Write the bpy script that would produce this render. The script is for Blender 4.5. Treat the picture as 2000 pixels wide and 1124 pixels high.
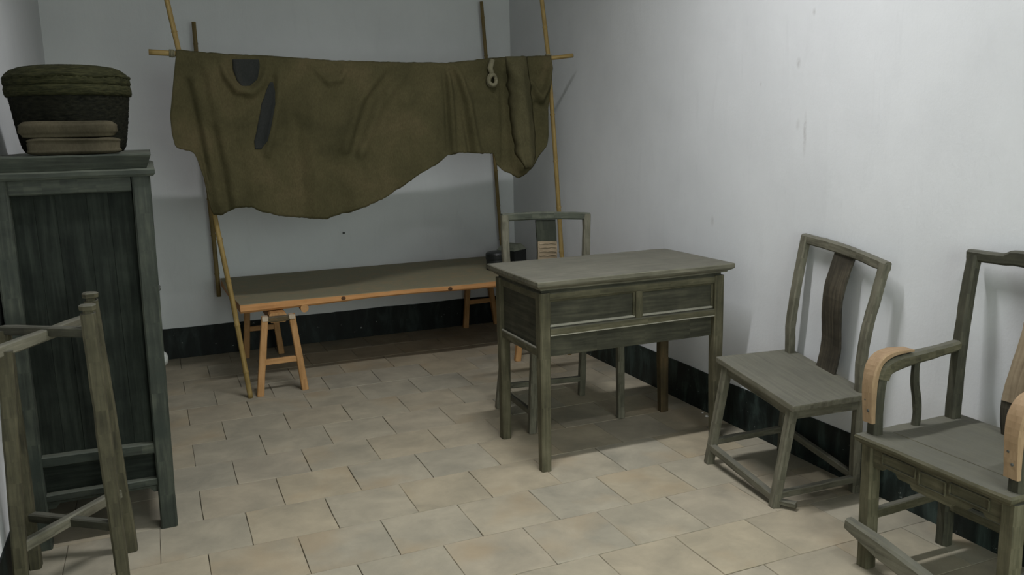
import bpy, bmesh, math, random
from mathutils import Vector as V, Matrix, noise

for o in list(bpy.data.objects):
    bpy.data.objects.remove(o)
SC = bpy.context.scene
COL = SC.collection
random.seed(7)

# ------------------------------------------------------------------ camera
YAW, PITCH, ROLL = math.radians(22.722), math.radians(10.4584), math.radians(-1.3285)
fw = V((math.sin(YAW) * math.cos(PITCH), math.cos(YAW) * math.cos(PITCH), -math.sin(PITCH)))
rt = V((math.cos(YAW), -math.sin(YAW), 0))
up = rt.cross(fw)
r2 = math.cos(ROLL) * rt + math.sin(ROLL) * up
u2 = -math.sin(ROLL) * rt + math.cos(ROLL) * up
cd = bpy.data.cameras.new('camera')
cam = bpy.data.objects.new('camera', cd)
COL.objects.link(cam)
cd.sensor_width = 36
cd.lens = 1651.43 / 2000 * 36
cd.clip_start = 0.05
cam.matrix_world = Matrix(((r2.x, u2.x, -fw.x, -2.618), (r2.y, u2.y, -fw.y, -6.1761), (r2.z, u2.z, -fw.z, 1.5), (0, 0, 0, 1)))
SC.camera = cam

# ------------------------------------------------------------------ light
SC.view_settings.view_transform = 'Standard'
SC.view_settings.look = 'None'
SC.view_settings.exposure = 0.0
SC.view_settings.gamma = 1.0
SC.view_settings.use_curve_mapping = False
SKY_POWER = 6
FILL_DOOR_X0, FILL_DOOR_X1, FILL_DOOR_H = -2.3, -0.4, 2.5  # doorway opening added out of view to let in fill light
w = bpy.data.worlds.new('world')
SC.world = w
w.use_nodes = True
w.node_tree.nodes['Background'].inputs[0].default_value = (0.89, 1.0, 0.93, 1)
w.node_tree.nodes['Background'].inputs[1].default_value = SKY_POWER
LAMP = V((-1.3, -3.5, 3.5))
LAMP_POWER, LAMP_SPREAD = 47, 142
LAMP2 = V((-1.2, -5.9, 3.5))
LAMP2_POWER, LAMP2_SPREAD = 30, 160


# ------------------------------------------------------------------ materials
def nd(nt, t, **kw):
    n = nt.nodes.new(t)
    for k, v in kw.items():
        setattr(n, k, v)
    return n


def ramp(nt, fac, stops):
    r = nd(nt, 'ShaderNodeValToRGB')
    e = r.color_ramp.elements
    while len(e) < len(stops):
        e.new(0.5)
    for i, (p, c) in enumerate(stops):
        e[i].position = p
        e[i].color = (c[0], c[1], c[2], 1)
    nt.links.new(fac, r.inputs[0])
    return r.outputs[0]


def base_mat(name, rough=0.8, spec=0.3):
    m = bpy.data.materials.new(name)
    m.use_nodes = True
    nt = m.node_tree
    b = nt.nodes['Principled BSDF']
    b.inputs['Roughness'].default_value = rough
    b.inputs['Specular IOR Level'].default_value = spec
    return m, nt, b


def tex_noise(nt, vec, scale, detail=4, rough=0.55, dist=0.0):
    n = nd(nt, 'ShaderNodeTexNoise')
    n.inputs['Scale'].default_value = scale
    n.inputs['Detail'].default_value = detail
    n.inputs['Roughness'].default_value = rough
    n.inputs['Distortion'].default_value = dist
    if vec is not None:
        nt.links.new(vec, n.inputs['Vector'])
    return n.outputs['Fac']


def mixc(nt, fac, a, b, mode='MIX'):
    m = nd(nt, 'ShaderNodeMix', data_type='RGBA', blend_type=mode)
    if hasattr(fac, 'links') or hasattr(fac, 'is_output'):
        nt.links.new(fac, m.inputs[0])
    else:
        m.inputs[0].default_value = fac
    for s, i in ((a, 6), (b, 7)):
        if isinstance(s, tuple):
            m.inputs[i].default_value = (s[0], s[1], s[2], 1)
        else:
            nt.links.new(s, m.inputs[i])
    return m.outputs[2]


def mathn(nt, op, a, b=None, clamp=False):
    m = nd(nt, 'ShaderNodeMath', operation=op, use_clamp=clamp)
    for i, s in enumerate((a, b)):
        if s is None:
            continue
        if isinstance(s, (int, float)):
            m.inputs[i].default_value = s
        else:
            nt.links.new(s, m.inputs[i])
    return m.outputs[0]


def bump(nt, b, h, strength=0.3, dist=0.01):
    n = nd(nt, 'ShaderNodeBump')
    n.inputs['Strength'].default_value = strength
    n.inputs['Distance'].default_value = dist
    nt.links.new(h, n.inputs['Height'])
    nt.links.new(n.outputs[0], b.inputs['Normal'])


def wood(name, dark, mid, light, dust=None, dust_amt=0.8, rough=0.75, stain=None, spec=0.3):
    """weathered wood: grain runs along the UV's u axis (metres); dust settles on upward faces"""
    m, nt, b = base_mat(name, rough, spec)
    uv = nd(nt, 'ShaderNodeUVMap')
    uv.uv_map = 'grain'
    mp = nd(nt, 'ShaderNodeMapping')
    mp.inputs['Scale'].default_value = (2.2, 34, 1)
    nt.links.new(uv.outputs[0], mp.inputs[0])
    g = tex_noise(nt, mp.outputs[0], 1.6, 6, 0.6, 0.4)
    tc = nd(nt, 'ShaderNodeNewGeometry')
    s = tex_noise(nt, tc.outputs['Position'], 9, 5, 0.6)
    f = mathn(nt, 'ADD', mathn(nt, 'MULTIPLY', g, 0.6), mathn(nt, 'MULTIPLY', s, 0.4))
    c = ramp(nt, f, [(0.34, dark), (0.5, mid), (0.66, light)])
    if stain:
        s2 = tex_noise(nt, tc.outputs['Position'], 4.3, 3, 0.5)
        k = nd(nt, 'ShaderNodeMapRange')
        k.inputs[1].default_value = 0.5
        k.inputs[2].default_value = 0.68
        nt.links.new(s2, k.inputs[0])
        c = mixc(nt, k.outputs[0], c, stain)
    if dust:
        sep = nd(nt, 'ShaderNodeSeparateXYZ')
        nt.links.new(tc.outputs['Normal'], sep.inputs[0])
        k = nd(nt, 'ShaderNodeMapRange')
        k.inputs[1].default_value = 0.35
        k.inputs[2].default_value = 0.95
        nt.links.new(sep.outputs[2], k.inputs[0])
        d = tex_noise(nt, tc.outputs['Position'], 14, 5, 0.65)
        d = mathn(nt, 'ADD', mathn(nt, 'MULTIPLY', d, 0.7), 0.5, True)
        fac = mathn(nt, 'MULTIPLY', mathn(nt, 'MULTIPLY', k.outputs[0], d), dust_amt, True)
        c = mixc(nt, fac, c, dust)
    nt.links.new(c, b.inputs['Base Color'])
    bump(nt, b, f, 0.35, 0.004)
    return m


M = {}
DUST = (0.105, 0.104, 0.086)
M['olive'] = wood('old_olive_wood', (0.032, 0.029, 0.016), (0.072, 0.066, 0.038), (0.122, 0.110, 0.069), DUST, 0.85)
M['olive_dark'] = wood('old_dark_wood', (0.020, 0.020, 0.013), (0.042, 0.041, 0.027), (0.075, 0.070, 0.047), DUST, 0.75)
M['grey_wood'] = wood('dusty_grey_wood', (0.055, 0.052, 0.036), (0.115, 0.108, 0.078), (0.17, 0.158, 0.118), DUST, 0.7)
M['stand'] = wood('brown_stand_wood', (0.026, 0.024, 0.014), (0.056, 0.051, 0.029), (0.092, 0.083, 0.05), DUST, 0.8)
M['bead'] = wood('worn_highlight_arris', (0.22, 0.21, 0.17), (0.29, 0.275, 0.225), (0.36, 0.34, 0.28), None, 0)  # worn wood, brightened so its colour carries highlight lines
M['splat'] = wood('dark_splat_wood', (0.016, 0.015, 0.011), (0.042, 0.036, 0.025), (0.085, 0.072, 0.05), DUST, 0.5, 0.65)
M['splat_green'] = wood('dark_green_splat', (0.008, 0.010, 0.006), (0.017, 0.020, 0.012), (0.032, 0.036, 0.023), DUST, 0.4)
M['rail_green'] = wood('green_grey_rail', (0.030, 0.034, 0.025), (0.062, 0.068, 0.050), (0.115, 0.115, 0.085), DUST, 0.5)
M['brown_leg'] = wood('brown_leg_wood', (0.035, 0.025, 0.012), (0.075, 0.055, 0.026), (0.13, 0.085, 0.04), DUST, 0.6)
M['cabinet'] = wood('green_black_lacquer', (0.013, 0.016, 0.012), (0.032, 0.038, 0.029), (0.064, 0.070, 0.052), (0.10, 0.108, 0.085), 0.8, 0.65, (0.020, 0.027, 0.021))
M['cab_panel'] = wood('dark_panel_lacquer', (0.005, 0.007, 0.0055), (0.013, 0.0165, 0.013), (0.026, 0.032, 0.025), (0.06, 0.068, 0.055), 0.6, 0.75, None, 0.12)
M['new_wood'] = wood('fresh_orange_pine', (0.30, 0.155, 0.055), (0.40, 0.215, 0.085), (0.47, 0.27, 0.115), None, 0, 0.6)
M['tenon'] = wood('pale_end_grain', (0.33, 0.26, 0.18), (0.42, 0.34, 0.25), (0.5, 0.42, 0.32), None, 0, 0.7)
M['board'] = wood('bed_board_pine', (0.36, 0.17, 0.062), (0.47, 0.235, 0.09), (0.54, 0.29, 0.12), (0.20, 0.182, 0.115), 1.15, 0.7)
M['repair'] = wood('bare_repair_wood', (0.20, 0.13, 0.07), (0.255, 0.172, 0.098), (0.31, 0.215, 0.125), None, 0, 0.7)
M['bamboo'] = wood('bamboo_cane', (0.16, 0.105, 0.03), (0.24, 0.165, 0.055), (0.32, 0.23, 0.09), None, 0, 0.55)
M['bamboo_shaded'] = wood('shaded_bamboo_cane', (0.095, 0.068, 0.022), (0.155, 0.11, 0.037), (0.21, 0.15, 0.053), None, 0, 0.55)  # rear canes: the net's shade is put into a darker colour
M['carved'] = wood('pale_carved_wood', (0.12, 0.09, 0.055), (0.2, 0.155, 0.10), (0.28, 0.22, 0.15), None, 0, 0.8)


def plaster(name, a, bcol, streak):
    m, nt, b = base_mat(name, 0.9, 0.15)
    g = nd(nt, 'ShaderNodeNewGeometry')
    n1 = tex_noise(nt, g.outputs['Position'], 1.3, 6, 0.6)
    mp = nd(nt, 'ShaderNodeMapping')
    mp.inputs['Scale'].default_value = (6, 6, 1.1)
    nt.links.new(g.outputs['Position'], mp.inputs[0])
    n2 = tex_noise(nt, mp.outputs[0], 2.0, 5, 0.65, 0.6)
    c = ramp(nt, n1, [(0.3, a), (0.7, bcol)])
    k = nd(nt, 'ShaderNodeMapRange')
    k.inputs[1].default_value = 0.58
    k.inputs[2].default_value = 0.8
    k.inputs[4].default_value = 0.35
    nt.links.new(n2, k.inputs[0])
    c = mixc(nt, k.outputs[0], c, streak)
    n3 = tex_noise(nt, g.outputs['Position'], 70, 3, 0.6)
    v = nd(nt, 'ShaderNodeTexVoronoi')
    v.inputs['Scale'].default_value = 2.6
    nt.links.new(g.outputs['Position'], v.inputs['Vector'])
    k2 = nd(nt, 'ShaderNodeMapRange')
    k2.inputs[1].default_value = 0.018
    k2.inputs[2].default_value = 0.010
    k2.inputs[4].default_value = 0.6
    nt.links.new(v.outputs['Distance'], k2.inputs[0])
    c = mixc(nt, k2.outputs[0], c, (0.16, 0.14, 0.13))
    nt.links.new(c, b.inputs['Base Color'])
    h = mathn(nt, 'ADD', mathn(nt, 'MULTIPLY', n2, 0.6), mathn(nt, 'MULTIPLY', n3, 0.25))
    bump(nt, b, h, 0.25, 0.012)
    return m


def add_marks(m):
    nt = m.node_tree
    b = nt.nodes['Principled BSDF']
    src = b.inputs['Base Color'].links[0].from_socket
    g = nd(nt, 'ShaderNodeNewGeometry')
    n = tex_noise(nt, g.outputs['Position'], 45, 4, 0.65)
    c = src
    for (y, z, ry, rz, k) in ((-3.245, 1.46, 0.014, 0.11, 0.75), (-3.20, 1.50, 0.016, 0.03, 0.5), (-3.19, 1.765, 0.018, 0.03, 0.6), (-2.944, 1.692, 0.007, 0.016, 0.8), (-2.597, 1.026, 0.016, 0.035, 0.6), (-3.272, 1.965, 0.012, 0.02, 0.6)):
        v = nd(nt, 'ShaderNodeVectorMath', operation='SUBTRACT')
        nt.links.new(g.outputs['Position'], v.inputs[0])
        v.inputs[1].default_value = (0, y, z)
        v2 = nd(nt, 'ShaderNodeVectorMath', operation='DIVIDE')
        nt.links.new(v.outputs[0], v2.inputs[0])
        v2.inputs[1].default_value = (1, ry, rz)
        l = nd(nt, 'ShaderNodeVectorMath', operation='LENGTH')
        nt.links.new(v2.outputs[0], l.inputs[0])
        f = mathn(nt, 'SUBTRACT', 1.0, l.outputs['Value'], True)
        f = mathn(nt, 'MULTIPLY', f, mathn(nt, 'SUBTRACT', mathn(nt, 'MULTIPLY', n, 3.2), 0.9, True))
        f = mathn(nt, 'MULTIPLY', f, k * 0.7, True)
        c = mixc(nt, f, c, (0.26, 0.24, 0.225))
    nt.links.new(c, b.inputs['Base Color'])
    return m


M['wall'] = plaster('whitewashed_plaster', (0.58, 0.59, 0.60), (0.66, 0.67, 0.68), (0.52, 0.53, 0.54))
M['wall_marked'] = add_marks(plaster('scuffed_whitewash', (0.58, 0.59, 0.60), (0.66, 0.67, 0.68), (0.52, 0.53, 0.54)))
M['ceiling'] = plaster('ceiling_plaster', (0.42, 0.43, 0.43), (0.5, 0.5, 0.5), (0.4, 0.4, 0.4))


def skirting(name, k):
    m, nt, b = base_mat(name, 0.55, 0.22)
    g = nd(nt, 'ShaderNodeNewGeometry')
    mp = nd(nt, 'ShaderNodeMapping')
    mp.inputs['Scale'].default_value = (9, 9, 3)
    nt.links.new(g.outputs['Position'], mp.inputs[0])
    n = tex_noise(nt, mp.outputs[0], 1.2, 5, 0.6, 0.5)
    c = ramp(nt, n, [(0.36, (0.0025 * k, 0.0035 * k, 0.003 * k)), (0.52, (0.006 * k, 0.009 * k, 0.008 * k)), (0.68, (0.020 * k, 0.029 * k, 0.026 * k))])
    s = tex_noise(nt, g.outputs['Position'], 34, 3, 0.6)
    kr = nd(nt, 'ShaderNodeMapRange')
    kr.inputs[1].default_value = 0.70
    kr.inputs[2].default_value = 0.75
    nt.links.new(s, kr.inputs[0])
    c = mixc(nt, kr.outputs[0], c, (0.25, 0.26, 0.25))
    nt.links.new(c, b.inputs['Base Color'])
    bump(nt, b, n, 0.2, 0.01)
    return m


M['skirt'] = skirting('black_green_paint', 1.0)
M['skirt_lit'] = skirting('lit_black_green_paint', 2.2)  # same paint brightened: lamp light on the right side put into its colour


def tile_mat():
    m, nt, b = base_mat('buff_clay_tile', 0.85, 0.2)
    oi = nd(nt, 'ShaderNodeObjectInfo')
    g = nd(nt, 'ShaderNodeNewGeometry')
    va = nd(nt, 'ShaderNodeVectorMath', operation='MULTIPLY_ADD')
    nt.links.new(oi.outputs['Random'], va.inputs[0])
    va.inputs[1].default_value = (37, 11, 23)
    nt.links.new(g.outputs['Position'], va.inputs[2])
    n = tex_noise(nt, va.outputs[0], 5.0, 6, 0.62, 0.3)
    c = ramp(nt, n, [(0.3, (0.235, 0.215, 0.165)), (0.5, (0.295, 0.265, 0.20)), (0.7, (0.355, 0.315, 0.235))])
    t = ramp(nt, oi.outputs['Random'], [(0.0, (0.95, 0.97, 1.0)), (0.4, (1.0, 1.0, 1.0)), (0.75, (1.04, 1.0, 0.94)), (1.0, (0.98, 0.97, 0.98))])
    c = mixc(nt, 1.0, c, t, 'MULTIPLY')
    n4 = tex_noise(nt, va.outputs[0], 3.1, 3, 0.5)
    k = nd(nt, 'ShaderNodeMapRange')
    k.inputs[1].default_value = 0.57
    k.inputs[2].default_value = 0.75
    k.inputs[4].default_value = 0.5
    nt.links.new(n4, k.inputs[0])
    c = mixc(nt, k.outputs[0], c, (0.30, 0.225, 0.135))
    n2 = tex_noise(nt, g.outputs['Position'], 130, 3, 0.7)
    nt.links.new(c, b.inputs['Base Color'])
    h = mathn(nt, 'ADD', n, mathn(nt, 'MULTIPLY', n2, 0.3))
    bump(nt, b, h, 0.25, 0.006)
    return m


M['tile'] = tile_mat()


def simple(name, a, bcol, scale=12, rough=0.85, spec=0.25, bs=0.3, stretch=(1, 1, 1)):
    m, nt, b = base_mat(name, rough, spec)
    g = nd(nt, 'ShaderNodeNewGeometry')
    mp = nd(nt, 'ShaderNodeMapping')
    mp.inputs['Scale'].default_value = stretch
    nt.links.new(g.outputs['Position'], mp.inputs[0])
    n = tex_noise(nt, mp.outputs[0], scale, 5, 0.6)
    nt.links.new(ramp(nt, n, [(0.35, a), (0.65, bcol)]), b.inputs['Base Color'])
    bump(nt, b, n, bs, 0.005)
    return m


M['mortar'] = simple('grey_mortar', (0.12, 0.11, 0.085), (0.27, 0.245, 0.185), 7)


def cloth_mat(name, a, bcol, c3, weave=420):
    m, nt, b = base_mat(name, 0.95, 0.05)
    g = nd(nt, 'ShaderNodeNewGeometry')
    n = tex_noise(nt, g.outputs['Position'], 3.4, 5, 0.6, 0.4)
    c = ramp(nt, n, [(0.32, a), (0.52, bcol), (0.7, c3)])
    mp = nd(nt, 'ShaderNodeMapping')
    mp.inputs['Scale'].default_value = (weave, weave, weave * 0.45)
    nt.links.new(g.outputs['Position'], mp.inputs[0])
    n2 = tex_noise(nt, mp.outputs[0], 0.35, 3, 0.6)
    c = mixc(nt, 0.4, c, mixc(nt, 1.0, c, ramp(nt, n2, [(0.3, (0.6, 0.6, 0.6)), (0.7, (1.25, 1.25, 1.25))]), 'MULTIPLY'))
    nt.links.new(c, b.inputs['Base Color'])
    bump(nt, b, n2, 0.25, 0.003)
    return m


M['net'] = cloth_mat('olive_hemp_net', (0.048, 0.044, 0.022), (0.068, 0.060, 0.030), (0.088, 0.072, 0.038))
M['net_light'] = cloth_mat('olive_hemp_net_worn', (0.060, 0.055, 0.029), (0.082, 0.073, 0.039), (0.10, 0.086, 0.047))
M['patch'] = cloth_mat('navy_cotton_patch', (0.021, 0.023, 0.022), (0.029, 0.031, 0.029), (0.039, 0.038, 0.031))
M['sack'] = cloth_mat('brown_coarse_sacking', (0.034, 0.030, 0.020), (0.05, 0.044, 0.029), (0.07, 0.06, 0.039))
M['knot'] = cloth_mat('pale_hemp_cord', (0.14, 0.13, 0.085), (0.19, 0.175, 0.115), (0.23, 0.21, 0.14))
M['wicker'] = simple('dark_wicker', (0.004, 0.0045, 0.003), (0.013, 0.013, 0.008), 40, 0.8, 0.08, 0.6, (1, 1, 3))
M['wicker_rim'] = simple('olive_wicker_rim', (0.012, 0.013, 0.006), (0.036, 0.036, 0.016), 30, 0.85, 0.08, 0.6, (1, 1, 6))
M['lacquer'] = simple('black_lacquer', (0.006, 0.007, 0.007), (0.014, 0.016, 0.015), 20, 0.45, 0.4, 0.1)
M['dusty_lid'] = simple('dusty_grey_green_lid', (0.17, 0.18, 0.14), (0.24, 0.25, 0.20), 25, 0.9)
M['iron'] = simple('dull_iron', (0.03, 0.032, 0.03), (0.06, 0.062, 0.055), 60, 0.6, 0.5)
M['porcelain'] = simple('grey_white_knob', (0.20, 0.21, 0.20), (0.30, 0.31, 0.29), 60, 0.5, 0.5)
M['plaster_bit'] = simple('white_plaster_bit', (0.7, 0.7, 0.68), (0.8, 0.8, 0.78), 60)
M['knotwood'] = simple('dark_knot_wood', (0.05, 0.025, 0.012), (0.09, 0.045, 0.02), 60)
M['white_metal'] = simple('white_lamp_housing', (0.7, 0.7, 0.7), (0.75, 0.75, 0.75), 10, 0.5)
mt, nt_, b_ = base_mat('lit_lamp_tube')
b_.inputs['Emission Color'].default_value = (1, 0.98, 0.93, 1)
b_.inputs['Emission Strength'].default_value = 6
M['tube'] = mt


# ------------------------------------------------------------------ geometry helpers
def tag(o, label=None, cat=None, group=None, kind=None):
    if label:
        o['label'] = label
    if cat:
        o['category'] = cat
    if group:
        o['group'] = group
    if kind:
        o['kind'] = kind
    return o


def thing(name, label, cat, loc, group=None):
    o = bpy.data.objects.new(name, None)
    o.empty_display_size = 0.1
    COL.objects.link(o)
    o.location = loc
    return tag(o, label, cat, group)


def origin_of(o):
    p = V((0, 0, 0))
    while o is not None:
        p = p + o.location
        o = o.parent
    return p


class G:
    def __init__(s):
        s.v = []
        s.f = []

    def add(s, vs, fs):
        n = len(s.v)
        s.v += [V(p) for p in vs]
        s.f += [tuple(i + n for i in f) for f in fs]
        return s

    def beam(s, path, wd, dp, side, ch=0.18, n=None, jit=0.0012):
        """chamfered rectangular bar along a path; wd along side, dp across it; both may be lists"""
        path = [V(p) for p in path]
        if len(path) == 2:
            k = n or 7
            a, b = path
            path = [a.lerp(b, i / k) for i in range(k + 1)]
        m = len(path)

        def at(x, i):
            if isinstance(x, (list, tuple)):
                t = i / (m - 1) * (len(x) - 1)
                j = min(int(t), len(x) - 2)
                return x[j] + (x[j + 1] - x[j]) * (t - j)
            return x
        side = V(side).normalized()
        rings = []
        for i, p in enumerate(path):
            t = (path[min(i + 1, m - 1)] - path[max(i - 1, 0)]).normalized()
            sd = (side - t * side.dot(t)).normalized()
            ot = t.cross(sd)
            hw, hd = at(wd, i) / 2, at(dp, i) / 2
            c = min(hw, hd) * 2 * ch
            q = [(hw, hd - c), (hw - c, hd), (-hw + c, hd), (-hw, hd - c), (-hw, -hd + c), (-hw + c, -hd), (hw - c, -hd), (hw, -hd + c)]
            rings.append([p + sd * x + ot * y for x, y in q])
        vs = [x for r in rings for x in r]
        if jit:
            vs = [x + noise.noise_vector(x * 26) * jit * 1.6 for x in vs]
        fs = []
        for i in range(m - 1):
            for j in range(8):
                k = (j + 1) % 8
                fs.append((i * 8 + j, i * 8 + k, i * 8 + 8 + k, i * 8 + 8 + j))
        fs.append(tuple(range(7, -1, -1)))
        fs.append(tuple((m - 1) * 8 + j for j in range(8)))
        return s.add(vs, fs)

    def box(s, lo, hi):
        x0, y0, z0 = lo
        x1, y1, z1 = hi
        return s.add([(x0, y0, z0), (x1, y0, z0), (x1, y1, z0), (x0, y1, z0), (x0, y0, z1), (x1, y0, z1), (x1, y1, z1), (x0, y1, z1)],
                     [(3, 2, 1, 0), (4, 5, 6, 7), (0, 1, 5, 4), (1, 2, 6, 5), (2, 3, 7, 6), (3, 0, 4, 7)])

    def prism(s, pts, vec):
        n = len(pts)
        a = [V(p) for p in pts]
        b = [p + V(vec) for p in a]
        fs = [tuple(range(n - 1, -1, -1)), tuple(range(n, 2 * n))]
        for i in range(n):
            k = (i + 1) % n
            fs.append((i, k, n + k, n + i))
        return s.add(a + b, fs)

    def hexa(s, bot, top):
        return s.add(list(bot) + list(top), [(3, 2, 1, 0), (4, 5, 6, 7), (0, 1, 5, 4), (1, 2, 6, 5), (2, 3, 7, 6), (3, 0, 4, 7)])

    def tube(s, path, rad, seg=12):
        path = [V(p) for p in path]
        m = len(path)
        ref = V((0.3, 1, 0.2)).normalized()
        vs, fs = [], []
        for i, p in enumerate(path):
            t = (path[min(i + 1, m - 1)] - path[max(i - 1, 0)]).normalized()
            a = (ref - t * ref.dot(t)).normalized()
            b = t.cross(a)
            r = rad[i] if isinstance(rad, (list, tuple)) else rad
            for j in range(seg):
                g = 2 * math.pi * j / seg
                vs.append(p + a * (r * math.cos(g)) + b * (r * math.sin(g)))
        for i in range(m - 1):
            for j in range(seg):
                k = (j + 1) % seg
                fs.append((i * seg + j, i * seg + k, i * seg + seg + k, i * seg + seg + j))
        fs.append(tuple(range(seg - 1, -1, -1)))
        fs.append(tuple((m - 1) * seg + j for j in range(seg)))
        return s.add(vs, fs)

    def lathe(s, c, prof, seg=48, fn=None, sx=1, sy=1):
        c = V(c)
        m = len(prof)
        vs, fs = [], []
        for i, (r, z) in enumerate(prof):
            for j in range(seg):
                g = 2 * math.pi * j / seg
                rr = r + (fn(g, z) if fn and r > 0.01 else 0)
                vs.append(c + V((rr * math.cos(g) * sx, rr * math.sin(g) * sy, z)))
        for i in range(m - 1):
            for j in range(seg):
                k = (j + 1) % seg
                fs.append((i * seg + j, i * seg + k, i * seg + seg + k, i * seg + seg + j))
        fs.append(tuple(range(seg - 1, -1, -1)))
        fs.append(tuple((m - 1) * seg + j for j in range(seg)))
        return s.add(vs, fs)

    def grid(s, pts, nu, nv):
        fs = [(j * nu + i, j * nu + i + 1, j * nu + nu + i + 1, j * nu + nu + i) for j in range(nv - 1) for i in range(nu - 1)]
        return s.add(pts, fs)

    def build(s, name, mat, parent=None, grain=(1, 0, 0), bevel=0, smooth=False, jit=0, base=None, sub=0):
        o0 = origin_of(parent) if parent else V(base or (0, 0, 0))
        bm = bmesh.new()
        vs = [bm.verts.new(p) for p in s.v]
        for f in s.f:
            try:
                bm.faces.new([vs[i] for i in f])
            except ValueError:
                pass
        bmesh.ops.recalc_face_normals(bm, faces=bm.faces)
        if sub:
            bmesh.ops.subdivide_edges(bm, edges=bm.edges, cuts=sub, use_grid_fill=True)
        if bevel:
            es = [e for e in bm.edges if len(e.link_faces) == 2 and e.calc_face_angle(0) > 0.6]
            bmesh.ops.bevel(bm, geom=es, offset=bevel, segments=2, affect='EDGES', profile=0.6)
        if jit:
            for x in bm.verts:
                x.co += noise.noise_vector(x.co * 22) * jit
        uv = bm.loops.layers.uv.new('grain')
        g = V(grain).normalized()
        off = V((random.random() * 9, random.random() * 9))
        for f in bm.faces:
            a = f.normal.cross(g)
            if a.length < 0.2:
                h = V((0, 0, 1)) if abs(g.z) < 0.9 else V((1, 0, 0))
                a = f.normal.cross(h)
                g2 = h
            else:
                g2 = g
            a.normalize()
            for l in f.loops:
                l[uv].uv = (l.vert.co.dot(g2) + off.x, l.vert.co.dot(a) + off.y)
        me = bpy.data.meshes.new(name)
        bm.transform(Matrix.Translation(-o0))
        bm.to_mesh(me)
        bm.free()
        me.materials.append(M[mat])
        if smooth:
            me.polygons.foreach_set('use_smooth', [True] * len(me.polygons))
        o = bpy.data.objects.new(name, me)
        COL.objects.link(o)
        if parent:
            o.parent = parent
        else:
            o.location = o0
        return o


def bez(a, b, c, d, n=12):
    out = []
    for i in range(n + 1):
        t = i / n
        out.append(V(a) * (1 - t) ** 3 + V(b) * 3 * t * (1 - t) ** 2 + V(c) * 3 * t * t * (1 - t) + V(d) * t ** 3)
    return out


# ------------------------------------------------------------------ the room
X0, Y0, ZC = -3.17, -7.4, 3.75
T = 0.12


def struct(name, lo, hi, mat):
    return tag(G().box(lo, hi).build(name, mat), kind='structure')


tag(struct('wall_back', (X0 - T, 0, -0.05), (T, T, ZC), 'wall'), 'pale grey whitewashed back wall behind the plank bed', 'wall')
tag(struct('wall_right', (0, Y0, -0.05), (T, 0, ZC), 'wall_marked'), 'bright whitewashed right wall behind the chairs', 'wall')
tag(struct('wall_left', (X0 - T, Y0, -0.05), (X0, 0, ZC), 'wall'), 'dim whitewashed left wall behind the cabinet', 'wall')
g = G().box((X0 - T, Y0 - T, -0.05), (FILL_DOOR_X0, Y0, ZC))
g.box((FILL_DOOR_X1, Y0 - T, -0.05), (T, Y0, ZC))
g.box((FILL_DOOR_X0, Y0 - T, FILL_DOOR_H), (FILL_DOOR_X1, Y0, ZC))
tag(g.build('wall_front', 'wall'), 'whitewashed wall with a doorway added for fill light', 'wall', kind='structure')
tag(G().box((-8, -14, -0.3), (5, Y0 - T - 0.001, -0.02)).build('ground', 'mortar'), 'unseen slab added outside the doorway to block light from below', 'ground', kind='structure')  # unseen slab added to keep sky light from coming up below
# sky fill enters by an added, unseen doorway (portal only guides it)
pd = bpy.data.lights.new('fill_doorway_portal', 'AREA')
pd.shape = 'RECTANGLE'
pd.size, pd.size_y = FILL_DOOR_X1 - FILL_DOOR_X0, FILL_DOOR_H
pd.cycles.is_portal = True
po = bpy.data.objects.new('fill_doorway_portal', pd)
COL.objects.link(po)
po.location = ((FILL_DOOR_X0 + FILL_DOOR_X1) / 2, Y0 - T, FILL_DOOR_H / 2)
po.rotation_euler = (math.radians(90), 0, 0)
tag(struct('ceiling', (X0 - T, Y0 - T, ZC), (T, T, ZC + T), 'ceiling'), 'plain pale plaster ceiling over the room', 'ceiling')
floor = tag(struct('floor', (X0 - T, Y0 - T, -0.06), (T, T, -0.009), 'mortar'), 'floor of buff clay tiles laid in staggered rows', 'floor')


def skirting_board(name, p0, p1, nrm, h, label):
    p0, p1, nrm = V(p0), V(p1), V(nrm)
    n = 70
    g = G()
    vs = []
    for i in range(n + 1):
        p = p0.lerp(p1, i / n)
        hh = h + 0.006 * noise.noise(p * 3.1) + 0.003 * noise.noise(p * 17)
        for off, z in ((0.0, -0.005), (0.006, -0.005), (0.006, hh), (0.0, hh)):
            vs.append(p + nrm * off + V((0, 0, z)))
    fs = []
    for i in range(n):
        for j in range(4):
            k = (j + 1) % 4
            fs.append((i * 4 + j, i * 4 + k, i * 4 + 4 + k, i * 4 + 4 + j))
    fs += [(3, 2, 1, 0), tuple(n * 4 + j for j in range(4))]
    g.add(vs, fs)
    return tag(g.build(name, 'skirt_lit' if 'right' in name else 'skirt'), label, 'baseboard', kind='structure')


skirting_board('baseboard_back', (X0, 0, 0), (0, 0, 0), (0, -1, 0), 0.213, 'black painted skirting band along the back wall')
skirting_board('baseboard_right', (0, 0, 0), (0, Y0, 0), (-1, 0, 0), 0.213, 'scuffed black green skirting band along the right wall')
skirting_board('baseboard_left', (X0, 0, 0), (X0, Y0, 0), (1, 0, 0), 0.213, 'black painted skirting band along the left wall')

# floor tiles: half-bond rows, every tile a piece of the floor
TA, TB, TX, TY = 0.3217, 0.3073, -2.2333, -3.081
GAP = 0.0022


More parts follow.
